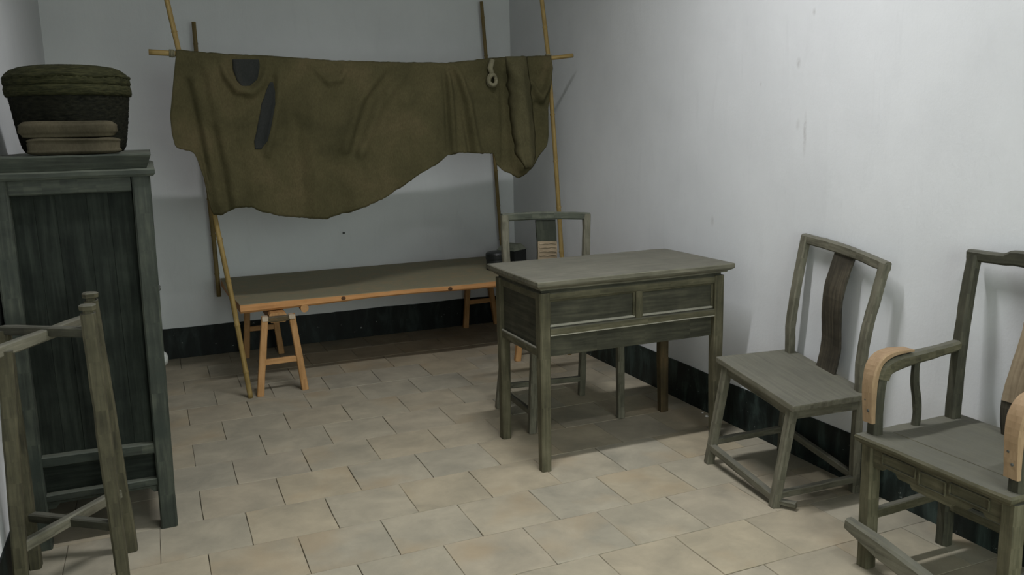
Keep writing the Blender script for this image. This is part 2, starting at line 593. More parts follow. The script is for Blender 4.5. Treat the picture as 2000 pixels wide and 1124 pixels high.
def tile_mesh(wd, dp, seed):
    rnd = random.Random(seed)
    bm = bmesh.new()
    pts = []
    for (ax, ay, bx, by) in ((0, 0, 1, 0), (1, 0, 1, 1), (1, 1, 0, 1), (0, 1, 0, 0)):
        for k in range(4):
            t = k / 4
            x = (ax + (bx - ax) * t) * (wd - GAP) + GAP / 2
            y = (ay + (by - ay) * t) * (dp - GAP) + GAP / 2
            pts.append((x + rnd.uniform(-1, 1) * 0.0016, y + rnd.uniform(-1, 1) * 0.0016))
    cx, cy = wd / 2, dp / 2
    rings = []
    for sc, z in ((1.0, -0.02), (1.0, -0.0022), (0.992, 0.0)):
        rings.append([bm.verts.new((cx + (x - cx) * sc, cy + (y - cy) * sc, z)) for x, y in pts])
    n = len(pts)
    for a, b in ((0, 1), (1, 2)):
        for i in range(n):
            k = (i + 1) % n
            bm.faces.new((rings[a][i], rings[a][k], rings[b][k], rings[b][i]))
    bm.faces.new(rings[2])
    me = bpy.data.meshes.new('floor_tile')
    bm.to_mesh(me)
    bm.free()
    me.materials.append(M['tile'])
    return me


full = [tile_mesh(TA, TB, k) for k in range(6)]
rt_ = random.Random(5)
cut_cache = {}
for j in range(-15, 12):
    ya, yb = TY + (j - 1) * TB, TY + j * TB
    ya2, yb2 = max(ya, Y0), min(yb, -0.001)
    if yb2 - ya2 < 0.03:
        continue
    par = 1 if j % 2 == 1 else 0
    for i in range(-8, 18):
        if (i % 2) != par:
            continue
        xa = TX + i * TA / 2
        xb = xa + TA
        xa2, xb2 = max(xa, X0), min(xb, -0.001)
        if xb2 - xa2 < 0.02:
            continue
        wd, dp = xb2 - xa2, yb2 - ya2
        if abs(wd - TA) < 1e-6 and abs(dp - TB) < 1e-6:
            me = rt_.choice(full)
        else:
            key = (round(wd, 3), round(dp, 3))
            if key not in cut_cache:
                cut_cache[key] = tile_mesh(wd, dp, 99 + len(cut_cache))
            me = cut_cache[key]
        o = bpy.data.objects.new('floor_tile', me)
        COL.objects.link(o)
        o.parent = floor
        o.location = (xa2, ya2, -rt_.random() * 0.0015)

# the lamp that lights the room (hangs above the picture)
def ceiling_lamp(c, power, spread, label):
    lp = thing('ceiling_lamp', label, 'lamp', (c.x, c.y, ZC), 'lamps on the ceiling')
    G().box((c.x - 0.6, c.y - 0.04, c.z + 0.045), (c.x + 0.6, c.y + 0.04, c.z + 0.10)).build('housing', 'white_metal', lp, bevel=0.008)
    G().tube([(c.x - 0.58, c.y, c.z + 0.022), (c.x + 0.58, c.y, c.z + 0.022)], 0.016, 16).build('tube', 'tube', lp)
    for sx in (-0.45, 0.45):
        G().tube([(c.x + sx, c.y, c.z + 0.095), (c.x + sx, c.y, ZC)], 0.008, 8).build('hanger_rod', 'white_metal', lp)
    for sy in (-1, 1):
        G().hexa([V((c.x - 0.6, c.y + sy * 0.115, c.z + 0.008)), V((c.x + 0.6, c.y + sy * 0.115, c.z + 0.008)), V((c.x + 0.6, c.y + sy * 0.111, c.z + 0.006)), V((c.x - 0.6, c.y + sy * 0.111, c.z + 0.006))],
                 [V((c.x - 0.6, c.y + sy * 0.042, c.z + 0.075)), V((c.x + 0.6, c.y + sy * 0.042, c.z + 0.075)), V((c.x + 0.6, c.y + sy * 0.038, c.z + 0.073)), V((c.x - 0.6, c.y + sy * 0.038, c.z + 0.073))]).build('reflector', 'white_metal', lp)
    ld = bpy.data.lights.new('lamp_light', 'AREA')
    ld.shape = 'RECTANGLE'
    ld.size, ld.size_y = 1.1, 0.10
    ld.energy = power
    ld.spread = math.radians(spread)
    ld.color = (0.985, 0.985, 1.0)
    lo = bpy.data.objects.new('lamp_light', ld)
    COL.objects.link(lo)
    lo.location = c


ceiling_lamp(LAMP, LAMP_POWER, LAMP_SPREAD, 'white fluorescent batten hanging above the drawer table')
ceiling_lamp(LAMP2, LAMP2_POWER, LAMP2_SPREAD, 'white fluorescent batten hanging near the added doorway')


# ------------------------------------------------------------------ plank bed on trestles
bed = thing('bed_board', 'long pine bed board with dusty olive top and orange front edge', 'bed', (-1.2, -0.57, 0.497))
g = G()
NB = 40
xa, xb = -2.215, -0.17
vs = []
for i in range(NB + 1):
    t = i / NB
    x = xa + (xb - xa) * t
    yf = -1.105 + 0.012 * math.sin(t * 7) + 0.006 * math.sin(t * 17)
    th = 0.052 - 0.017 * max(0, math.sin((t - 0.15) * 4.4)) * (1 if t > 0.15 else 0) + 0.003 * noise.noise(V((x * 4, 0, 0)))
    yb_ = -0.03
    for y, z in ((yf + 0.012, 0.54 - th), (yf, 0.54 - th * 0.75), (yf, 0.537), (yf + 0.006, 0.54), (-0.57, 0.54), (yb_, 0.54), (yb_, 0.488)):
        vs.append((x - (0.03 if y > -0.6 else 0) * (1 - t), y, z))
fs = []
for i in range(NB):
    for j in range(7):
        k = (j + 1) % 7
        fs.append((i * 7 + j, i * 7 + k, i * 7 + 7 + k, i * 7 + 7 + j))
fs += [tuple(range(6, -1, -1)), tuple(NB * 7 + j for j in range(7))]
g.add(vs, fs)
g.build('plank', 'board', bed, (1, 0, 0), jit=0.0012)
for kx, kz in ((-1.61, 0.522), (-0.93, 0.520)):
    gg = G().lathe((0, 0, 0), [(0.014, -0.004), (0.014, 0.003), (0.006, 0.005)], 12)
    yk = -1.105 + 0.012 * math.sin((kx - xa) / (xb - xa) * 7) + 0.006 * math.sin((kx - xa) / (xb - xa) * 17)
    for p in gg.v:
        p.x, p.y, p.z = kx + p.x, yk - 0.001 - p.z, kz + p.y * 0.8
    gg.build('wood_knot', 'knotwood', bed)
gg = G().tube([(-1.845, -1.09, 0.480), (-1.845, -1.0, 0.477)], [0.024, 0.022], 14)
gg.build('branch_stub', 'new_wood', bed, (0, 1, 0), jit=0.002)


def trestle(label, feet_f, feet_b, tops, zt=0.483):
    base = (sum(p[0] for p in feet_f + feet_b) / 4, sum(p[1] for p in feet_f + feet_b) / 4, 0)
    t = thing('bed_trestle', label, 'trestle', base, 'trestles under the bed board')
    xt = tops
    (yf, yb) = (sum(p[1] for p in feet_f) / 2, sum(p[1] for p in feet_b) / 2)
    G().beam([((xt[0] + xt[1]) / 2, yf + 0.02, zt - 0.03), ((xt[0] + xt[1]) / 2, yb - 0.02, zt - 0.03)], 0.10, 0.058, (1, 0, 0)).build('top_beam', 'new_wood', t, (0, 1, 0))
    for feet, yy in ((feet_f, yf), (feet_b, yb)):
        tt = [V((xt[0], yy, zt - 0.012)), V((xt[1], yy, zt - 0.012))]
        for k in range(2):
            f = V((feet[k][0], feet[k][1], 0.0))
            G().beam([f, tt[k]], [0.040, 0.038], [0.038, 0.036], (1, 0, 0), 0.12).build('leg', 'new_wood', t, (0, 0, 1))
            G().beam([tt[k] + V((0, -0.024, -0.012)), tt[k] + V((0, 0.024, -0.012))], 0.034, 0.026, (1, 0, 0), 0.1, 2).build('tenon', 'tenon', t, (0, 1, 0))
        G().beam([tt[0] + V((0.01, 0, -0.02)), tt[1] + V((-0.01, 0, -0.02))], 0.034, 0.03, (0, 1, 0), 0.12).build('cross_rail', 'brown_leg', t)
        q = 0.42
        a = V((feet[0][0], feet[0][1], 0)).lerp(tt[0], q)
        b = V((feet[1][0], feet[1][1], 0)).lerp(tt[1], q)
        G().beam([a, b], 0.02, 0.034, (0, 1, 0), 0.12).build('stretcher', 'new_wood', t)
    return t


trestle('orange pine trestle under the near left end of the bed board', [(-2.148, -1.175), (-1.885, -1.16)], [(-2.13, -0.215), (-1.892, -0.205)], (-2.088, -1.935))
trestle('orange pine trestle under the bed end behind the table', [(-0.495, -1.17), (-0.23, -1.15)], [(-0.470, -0.09), (-0.205, -0.075)], (-0.425, -0.275))


# ------------------------------------------------------------------ bamboo poles and net
def bamboo(label, pts, r, mat, nodes=0.27, tie=None):
    pts = [V(p) for p in pts]
    L = [0]
    for a, b in zip(pts, pts[1:]):
        L.append(L[-1] + (b - a).length)
    tot = L[-1]
    path, rad = [], []

    def pos(d):
        for i in range(len(pts) - 1):
            if d <= L[i + 1] or i == len(pts) - 2:
                return pts[i].lerp(pts[i + 1], (d - L[i]) / (L[i + 1] - L[i]))
    ds = [(i * 0.03, 1.0) for i in range(int(tot / 0.03) + 1)] + [(tot, 1.0)]
    d = 0.16 + 0.05 * r
    while d < tot - 0.02:
        ds += [(d - 0.008, 1.02), (d, 1.22), (d + 0.008, 1.0)]
        d += nodes * (0.9 + 0.25 * random.random())
    ds.sort()
    last = -1
    for d, k in ds:
        if d - last < 0.002:
            continue
        last = d
        path.append(pos(d))
        rad.append(r * k * (1.06 - 0.12 * d / tot))
    o = thing('bamboo_pole', label, 'pole', pts[0], 'bamboo poles of the bed canopy')
    dirv = (pts[-1] - pts[0])
    G().tube(path, rad, 12).build('cane', mat, o, dirv, smooth=True)
    if tie:
        for q, ax in tie:
            q = V(q)
            ax = V(ax).normalized()
            gg = G()
            for k in range(4):
                ring = []
                ref = V((0, 0, 1)) if abs(ax.z) < 0.8 else V((1, 0, 0))
                e1 = ax.cross(ref).normalized()
                e2 = ax.cross(e1)
                for a in range(17):
                    an = a / 16 * 2 * math.pi
                    ring.append(q + ax * (k - 1.5) * 0.007 + (e1 * math.cos(an) + e2 * math.sin(an)) * (r + 0.004))
                gg.tube(ring, 0.0036, 6)
            gg.build('cord_lashing', 'knot', o)
    return o


YP = -1.185
bamboo('front left bamboo pole leaning up from beside the trestle foot', [(-2.205, YP, 0), (-2.255, YP, 0.54), (-2.32, YP + 0.002, 1.1), (-2.43, YP, 2.0), (-2.50, YP, 2.5)], 0.0145, 'bamboo')
bamboo('front right bamboo pole rising behind the table to the cross pole', [(-0.115, YP, 0), (-0.165, YP, 0.68), (-0.20, YP, 1.3), (-0.243, YP, 1.97), (-0.305, YP, 2.5)], 0.0145, 'bamboo', tie=[((-0.2425, YP, 1.96), (0.04, 0, 1))])
bamboo('short bamboo pole toned with shade behind the left edge of the hanging net', [(-2.268, -0.10, 0.425), (-2.270, -0.10, 0.82), (-2.276, -0.10, 1.08), (-2.277, -0.10, 2.249)], 0.0145, 'bamboo_shaded')
bamboo('back right bamboo pole standing in the room corner', [(-0.105, -0.07, 0), (-0.155, -0.07, 0.85), (-0.175, -0.07, 1.22), (-0.254, -0.07, 2.453)], 0.0135, 'bamboo_shaded')
YC = YP - 0.040
bamboo('horizontal bamboo cross pole carrying the olive hemp net', [(-2.575, YC, 1.953), (-2.443, YC, 1.946), (-2.19, YC, 1.927), (-1.75, YC, 1.906), (-1.34, YC, 1.893), (-0.93, YC, 1.891), (-0.766, YC, 1.908), (-0.63, YC, 1.924), (-0.42, YC, 1.936), (-0.244, YC, 1.948), (-0.09, YC, 1.966)], 0.014, 'bamboo', 0.3,
       tie=[((-2.462, YC, 1.947), (1, 0, -0.05))])

HEM = [(-2.5, 1.529), (-2.498, 1.493), (-2.486, 1.457), (-2.443, 1.44), (-2.397, 1.427), (-2.38, 1.379), (-2.369, 1.323), (-2.352, 1.275), (-2.347, 1.202), (-2.342, 1.139), (-2.327, 1.087), (-2.287, 1.079), (-2.245, 1.102), (-2.211, 1.115), (-2.16, 1.121), (-2.119, 1.113), (-2.079, 1.093), (-1.982, 1.061), (-1.868, 1.042), (-1.722, 1.025), (-1.646, 1.041), (-1.569, 1.058), (-1.475, 1.086), (-1.381, 1.118), (-1.283, 1.174), (-1.185, 1.231), (-1.119, 1.272), (-1.053, 1.303), (-0.992, 1.338), (-0.958, 1.368), (-0.902, 1.375), (-0.851, 1.38), (-0.751, 1.371), (-0.665, 1.368), (-0.652, 1.358), (-0.643, 1.304), (-0.599, 1.261), (-0.547, 1.24), (-0.502, 1.209), (-0.441, 1.239), (-0.367, 1.327), (-0.323, 1.374), (-0.294, 1.405), (-0.282, 1.47)]
TOP = [(-2.443, 1.967), (-2.321, 1.956), (-2.19, 1.947), (-1.974, 1.941), (-1.751, 1.927), (-1.636, 1.92), (-1.339, 1.914), (-0.93, 1.912), (-0.766, 1.929), (-0.631, 1.946), (-0.425, 1.957), (-0.250, 1.962)]


def lin(tab, x):
    if x <= tab[0][0]:
        return tab[0][1]
    for (a, b), (c, d) in zip(tab, tab[1:]):
        if x <= c:
            return b + (d - b) * (x - a) / (c - a) if c > a else d
    return tab[-1][1]


# folds: (polyline in x,z on the cloth), amplitude towards the room, half width
FOLDS = [
    ([(-2.225, 1.944), (-2.2, 1.83), (-2.152, 1.759), (-2.072, 1.742), (-2.012, 1.803), (-1.966, 1.936)], 0.030, 0.020),
    ([(-2.17, 1.93), (-2.14, 1.84), (-2.08, 1.81), (-2.02, 1.86), (-2.0, 1.93)], -0.022, 0.035),
    ([(-1.751, 1.922), (-1.704, 1.86), (-1.649, 1.804), (-1.584, 1.815), (-1.519, 1.918)], 0.028, 0.016),
    ([(-1.69, 1.92), (-1.65, 1.85), (-1.6, 1.86), (-1.57, 1.92)], -0.028, 0.022),
    ([(-2.367, 1.80), (-2.337, 1.613), (-2.288, 1.136)], 0.016, 0.032),
    ([(-2.40, 1.80), (-2.385, 1.613), (-2.35, 1.336)], -0.012, 0.028),
    ([(-2.296, 1.938), (-2.258, 1.639), (-2.215, 1.332), (-2.202, 1.134)], 0.016, 0.035),
    ([(-2.30, 1.55), (-2.262, 1.332), (-2.250, 1.134)], -0.012, 0.024),
    ([(-1.907, 1.915), (-1.937, 1.691), (-2.013, 1.41)], 0.018, 0.020),
    ([(-1.325, 1.891), (-1.488, 1.673), (-1.578, 1.426)], 0.020, 0.030),
    ([(-1.154, 1.899), (-1.351, 1.687), (-1.489, 1.394)], 0.016, 0.028),
    ([(-1.24, 1.899), (-1.43, 1.687), (-1.53, 1.394)], -0.014, 0.028),
    ([(-0.937, 1.903), (-0.922, 1.622), (-0.918, 1.391)], 0.020, 0.016),
    ([(-0.965, 1.903), (-0.955, 1.622), (-0.95, 1.391)], -0.016, 0.014),
    ([(-0.885, 1.901), (-0.814, 1.682), (-0.767, 1.378)], 0.024, 0.022),
    ([(-0.915, 1.861), (-0.855, 1.682), (-0.815, 1.378)], -0.022, 0.018),
    ([(-0.505, 1.96), (-0.49, 1.75), (-0.47, 1.5), (-0.46, 1.30)], 0.055, 0.060),
    ([(-0.59, 1.93), (-0.58, 1.555), (-0.575, 1.30)], -0.030, 0.025),
    ([(-0.503, 1.586), (-0.473, 1.362), (-0.447, 1.265)], -0.022, 0.012),
    ([(-0.535, 1.9), (-0.515, 1.562), (-0.490, 1.265)], 0.012, 0.012),
    ([(-0.383, 1.789), (-0.331, 1.694), (-0.28, 1.789), (-0.248, 1.937)], 0.030, 0.020),
    ([(-0.37, 1.83), (-0.335, 1.76), (-0.30, 1.85)], -0.035, 0.022),
    ([(-0.36, 1.66), (-0.30, 1.64)], -0.03, 0.02),
    ([(-1.963, 1.798), (-1.987, 1.692), (-2.031, 1.552), (-2.072, 1.446)], -0.012, 0.022),
    ([(-1.763, 1.747), (-1.757, 1.402), (-1.75, 1.047)], 0.014, 0.05),
    ([(-1.489, 1.394), (-1.536, 1.095)], 0.014, 0.04),
    ([(-1.63, 1.7), (-1.64, 1.06)], -0.012, 0.04),
    ([(-1.86, 1.55), (-1.87, 1.06)], -0.012, 0.05),
    ([(-1.20, 1.7), (-1.25, 1.25)], 0.010, 0.05),
]


def seg_d(px, pz, a, b):
    dx, dz = b[0] - a[0], b[1] - a[1]
    t = max(0, min(1, ((px - a[0]) * dx + (pz - a[1]) * dz) / (dx * dx + dz * dz)))
    return math.hypot(px - a[0] - t * dx, pz - a[1] - t * dz)


def fold(x, z):
    y = 0
    for pl, amp, hw in FOLDS:
        d = min(seg_d(x, z, a, b) for a, b in zip(pl, pl[1:]))
        if d < hw * 3:
            y += 1.25 * amp * math.exp(-(d / hw) ** 2)
    y += 0.016 * noise.noise(V((x * 5.5, 0.3, z * 1.6))) + 0.008 * noise.noise(V((x * 15, 1.3, z * 2.6))) + 0.003 * noise.noise(V((x * 40, 3.3, z * 9)))
    return y


YN = YC - 0.026
net = thing('hemp_net', 'coarse olive brown hemp net draped over the cross pole above the bed', 'net', (-1.37, YC, 1.1))
NU, NV = 230, 52
RW = 0.0205          # radius of the wrap over the pole


def net_top(x):
    return lin(TOP, x) + 0.004 * noise.noise(V((x * 14, 2, 0))) + 0.003 * noise.noise(V((x * 40, 7, 0)))


rows = []
NB2, NA = 8, 7
for j in range(NB2):                                   # short fall behind the pole
    q = 1 - j / NB2
    row = []
    for i in range(NU):
        t = i / (NU - 1)
        x = -2.443 + (-0.250 + 2.443) * t
        endk = min(1, max(0, min(t, 1 - t) * 22 - 0.6))
        drop = 0.012 + (0.24 + 0.05 * noise.noise(V((x * 3, 9, 0)))) * endk
        row.append(V((x, YC + RW + 0.008 * endk * q * (1 + noise.noise(V((x * 7, 4, q * 2)))), net_top(x) - RW - drop * q)))
    rows.append(row)
for j in range(NA):                                    # over the pole
    an = math.pi * j / (NA - 1)
    row = []
    for i in range(NU):
        t = i / (NU - 1)
        x = -2.443 + (-0.250 + 2.443) * t
        row.append(V((x, YC + RW * math.cos(an), net_top(x) - RW + RW * math.sin(an))))
    rows.append(row)
for j in range(1, NV):                                 # long fall in front
    q = j / (NV - 1)
    row = []
    for i in range(NU):
        t = i / (NU - 1)
        xt = -2.443 + (-0.250 + 2.443) * t
        xh = -2.5 + (-0.282 + 2.5) * t
        xm = xt + (xh - xt) * min(1, q * 1.3)
        zt = net_top(xt) - RW
        zh = lin(HEM, xh) + 0.006 * noise.noise(V((xh * 22, 5, 0))) + 0.004 * noise.noise(V((xh * 70, 5, 0)))
        z = zt + (zh - zt) * q
        row.append(V((xm, YC - RW - 0.005 * min(1, q * 4) - max(-0.012, fold(xm, z)) * min(1, q * 9), z)))
    rows.append(row)
gg = G().grid([p for r in rows for p in r], NU, NV - 1 + NA + NB2)
d = gg.build('net_drape', 'net', net, (0, 0, 1), smooth=True)
mod = d.modifiers.new('thick', 'SOLIDIFY')
mod.thickness = 0.004
mod.offset = 0


def on_net(x, z, lift):
    zt, zh = lin(TOP, x) - RW, lin(HEM, x)
    k = min(1, max(0, (zt - z) / (zt - zh)) * 9)
    return V((x, YC - RW - 0.005 - max(-0.012, fold(x, z)) * k - lift, z))


def strip(name, centre, widths, mat, lift=0.006, n=26, m=7):
    vs = []
    L = len(centre) - 1
    for j in range(n):
        t = j / (n - 1) * L
        k = min(int(t), L - 1)
        a, b = centre[k], centre[k + 1]
        f = t - k
        x, z = a[0] + (b[0] - a[0]) * f, a[1] + (b[1] - a[1]) * f
        wv = widths[k] + (widths[k + 1] - widths[k]) * f
        for i in range(m):
            u = i / (m - 1) * 2 - 1
            vs.append(on_net(x + u * wv * (1 + 0.12 * noise.noise(V((z * 20, u, 0)))), z, 0.003 + (lift - 0.003) * (1 - u ** 4) if lift > 0.01 else lift))
    o = G().grid(vs, m, n).build(name, mat, net, (0, 0, 1), smooth=True)
    md = o.modifiers.new('thick', 'SOLIDIFY')
    md.thickness = 0.003
    return o


tag(strip('cloth_patch', [(-1.963, 1.798), (-1.975, 1.74), (-1.990, 1.68), (-2.020, 1.56), (-2.045, 1.48), (-2.062, 1.435)], [0.008, 0.026, 0.034, 0.036, 0.034, 0.016], 'patch'), 'narrow dark navy patch')
tag(strip('cloth_patch', [(-2.090, 1.918), (-2.092, 1.87), (-2.095, 1.81), (-2.10, 1.778)], [0.070, 0.070, 0.055, 0.02], 'patch', 0.004), 'faded navy patch below the pole')
tag(strip('hanging_fold', [(-0.492, 1.952), (-0.480, 1.75), (-0.462, 1.5), (-0.45, 1.35), (-0.448, 1.27)], [0.074, 0.082, 0.082, 0.072, 0.03], 'net_light', 0.022, 34, 11), 'paler doubled fold of net')
gg = G()
kc = V((-0.665, YN - 0.03, 1.81))
for rr, ph, tl in ((0.034, 0.0, 0.25), (0.030, 0.9, -0.3)):
    ring = []
    for a in range(21):
        an = a / 20 * 2 * math.pi
        ring.append(kc + V((math.cos(an) * rr * 0.75, math.sin(an * 2 + ph) * 0.008 + tl * 0.02, math.sin(an) * rr)))
    gg.tube(ring, 0.012, 10)
gg.tube([kc + V((0.0, 0, 0.03)), kc + V((-0.01, 0.01, 0.07)), kc + V((0.01, 0.02, 0.12))], [0.014, 0.018, 0.016], 10)
tag(gg.build('knot', 'knot', net, smooth=True), 'pale twisted knot of cloth')

# ------------------------------------------------------------------ boxes at the far end of the bed
rb = thing('round_box', 'round black lacquered box on the far end of the bed board', 'box', (-0.425, -0.675, 0.54))
G().lathe((-0.425, -0.675, 0.54), [(0.070, 0), (0.075, 0.006), (0.076, 0.07), (0.074, 0.076)], 40).build('body', 'lacquer', rb, smooth=False)
G().lathe((-0.425, -0.675, 0.54), [(0.079, 0.076), (0.080, 0.082), (0.080, 0.112), (0.074, 0.124), (0.05, 0.130), (0.01, 0.132)], 40).build('lid', 'lacquer', rb)
qb = thing('square_box', 'square black box with dusty grey green lid behind the round box', 'box', (-0.245, -0.52, 0.54))
c = V((-0.245, -0.52, 0))
ang = 0.55


def rot_rect(cx, cy, hx, hy, a, z):
    return [V((cx + x * math.cos(a) - y * math.sin(a), cy + x * math.sin(a) + y * math.cos(a), z)) for x, y in ((-hx, -hy), (hx, -hy), (hx, hy), (-hx, hy))]


G().hexa(rot_rect(c.x, c.y, 0.078, 0.078, ang, 0.54), rot_rect(c.x, c.y, 0.078, 0.078, ang, 0.652)).build('body', 'lacquer', qb, bevel=0.005)
G().hexa(rot_rect(c.x, c.y, 0.083, 0.083, ang, 0.652), rot_rect(c.x, c.y, 0.050, 0.050, ang, 0.694)).build('lid', 'dusty_lid', qb, bevel=0.006)

# ------------------------------------------------------------------ table
tb = thing('drawer_table', 'old grey olive wooden table with two front panels', 'table', (-0.658, -2.69, 0))
TXa, TXb, TYa, TYb, TZ = -1.165, -0.150, -2.985, -2.395, 0.872
lx0, lx1, ly0, ly1 = -1.137, -0.178, -2.945, -2.435
g = G()


def rect_ring(x0, x1, y0, y1, z):
    n = 12
    p = []
    for k in range(n):
        p.append(V((x0 + (x1 - x0) * k / n, y0, z)))
    for k in range(6):
        p.append(V((x1, y0 + (y1 - y0) * k / 6, z)))
    for k in range(n):
        p.append(V((x1 + (x0 - x1) * k / n, y1, z)))
    for k in range(6):
        p.append(V((x0, y1 + (y0 - y1) * k / 6, z)))
    return p


def loft(g, rings):
    n = len(rings[0])
    vs = [p for r in rings for p in r]
    fs = []
    for i in range(len(rings) - 1):
        for j in range(n):
            k = (j + 1) % n
            fs.append((i * n + j, i * n + k, i * n + n + k, i * n + n + j))
    fs += [tuple(range(n - 1, -1, -1)), tuple((len(rings) - 1) * n + j for j in range(n))]
    return g.add(vs, fs)


def ins(d, z):
    return rect_ring(TXa + d, TXb - d, TYa + d, TYb - d, z)


loft(G(), [ins(0.026, 0.828), ins(0.024, 0.834), ins(0.010, 0.842), ins(0.003, 0.848), ins(0.0, 0.853), ins(0.0, 0.868), ins(0.003, 0.872)]).build('table_top', 'grey_wood', tb, (1, 0, 0), jit=0.0025)
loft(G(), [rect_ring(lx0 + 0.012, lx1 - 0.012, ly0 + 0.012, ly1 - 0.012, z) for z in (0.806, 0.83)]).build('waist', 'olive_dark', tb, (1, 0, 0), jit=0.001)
LW = 0.050
for sx, sy, mt in ((0, 0, 'olive'), (1, 0, 'olive'), (0, 1, 'olive'), (1, 1, 'brown_leg')):
    x = lx0 + LW / 2 if sx == 0 else lx1 - LW / 2
    y = ly0 + LW / 2 if sy == 0 else ly1 - LW / 2
    G().beam([(x + (0.006 if sx else -0.002), y, 0), (x, y, 0.3), (x, y, 0.52), (x, y, 0.813)], [0.044, 0.048, LW, LW], [0.044, 0.048, LW, LW], (1, 0, 0), 0.10).build('leg', mt, tb, (0, 0, 1))
for yy, nm in ((ly0 + 0.022, 'f'), (ly1 - 0.022, 'b')):
    G().beam([(lx0 + LW, yy, 0.794), (lx1 - LW, yy, 0.794)], 0.032, 0.034, (0, 1, 0), 0.12).build('top_rail', 'olive', tb)
    G().beam([(lx0 + LW, yy, 0.637), (lx1 - LW, yy, 0.637)], 0.040, 0.034, (0, 1, 0), 0.12).build('lower_rail', 'olive', tb)
    ye = yy + (-0.016 if nm == 'f' else 0.016)
    G().beam([(lx0 + LW, ye, 0.622), (lx1 - LW, ye, 0.622)], 0.008, 0.007, (0, 1, 0), 0.25, 7, 0.0006).build('edge_bead', 'bead', tb)  # thin strip added to carry the highlight line on the rail edge
    y2 = yy + (0.018 if nm == 'f' else -0.018)
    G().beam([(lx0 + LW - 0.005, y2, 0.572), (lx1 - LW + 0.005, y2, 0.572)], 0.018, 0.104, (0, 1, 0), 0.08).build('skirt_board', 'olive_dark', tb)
    xm = (lx0 + lx1) / 2 + 0.02
    G().beam([(xm, yy, 0.655), (xm, yy, 0.779)], 0.034, 0.034, (1, 0, 0), 0.12, 4).build('stile', 'olive', tb, (0, 0, 1))
    for xa_, xb_ in ((lx0 + LW, xm - 0.017), (xm + 0.017, lx1 - LW)):
        ys = yy + (0.010 if nm == 'f' else -0.010)
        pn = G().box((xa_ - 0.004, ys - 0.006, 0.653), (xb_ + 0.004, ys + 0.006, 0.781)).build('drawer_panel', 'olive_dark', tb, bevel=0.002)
        yb2 = ys - 0.009 if nm == 'f' else ys + 0.009
        for (p0, p1) in (((xa_, 0.661), (xb_, 0.661)), ((xa_, 0.774), (xb_, 0.774)), ((xa_ + 0.004, 0.66), (xa_ + 0.004, 0.775)), ((xb_ - 0.004, 0.66), (xb_ - 0.004, 0.775))):
            hor = p0[1] == p1[1]
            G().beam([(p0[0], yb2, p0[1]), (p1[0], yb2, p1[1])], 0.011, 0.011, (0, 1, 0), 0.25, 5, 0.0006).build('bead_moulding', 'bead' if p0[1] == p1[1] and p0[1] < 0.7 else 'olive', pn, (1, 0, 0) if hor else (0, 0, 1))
for xx in (lx0 + 0.022, lx1 - 0.022):
    s = 1 if xx < -0.6 else -1
    G().beam([(xx, ly0 + LW, 0.794), (xx, ly1 - LW, 0.794)], 0.032, 0.034, (1, 0, 0), 0.12).build('side_rail', 'olive', tb, (0, 1, 0))
    G().box((xx + s * 0.004 - 0.006, ly0 + LW - 0.004, 0.55), (xx + s * 0.004 + 0.006, ly1 - LW + 0.004, 0.78)).build('side_panel', 'olive_dark', tb, (0, 1, 0), bevel=0.002)
    G().beam([(xx, ly0 + LW, 0.540), (xx, ly1 - LW, 0.540)], 0.034, 0.036, (1, 0, 0), 0.12).build('side_lower_rail', 'olive', tb, (0, 1, 0))
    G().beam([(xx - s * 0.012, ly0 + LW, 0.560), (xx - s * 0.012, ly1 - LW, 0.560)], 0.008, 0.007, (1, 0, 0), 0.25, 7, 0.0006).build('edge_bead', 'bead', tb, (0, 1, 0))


# ------------------------------------------------------------------ side chairs
def frame_tr(X, Y, yaw, roll, face):
    """u: across the chair to its right seen from the room, v: towards its back, w: up; roll leans it over to the right"""
    def tr(u, v, w_):
        a = u * math.cos(roll) + w_ * math.sin(roll)
        z = w_ * math.cos(roll) - u * math.sin(roll)
        if face == 'x':
            return V((X + v * math.cos(yaw) - a * math.sin(yaw), Y - a * math.cos(yaw) - v * math.sin(yaw), z))
        return V((X + a * math.cos(yaw) - v * math.sin(yaw), Y + v * math.cos(yaw) + a * math.sin(yaw), z))
    return tr


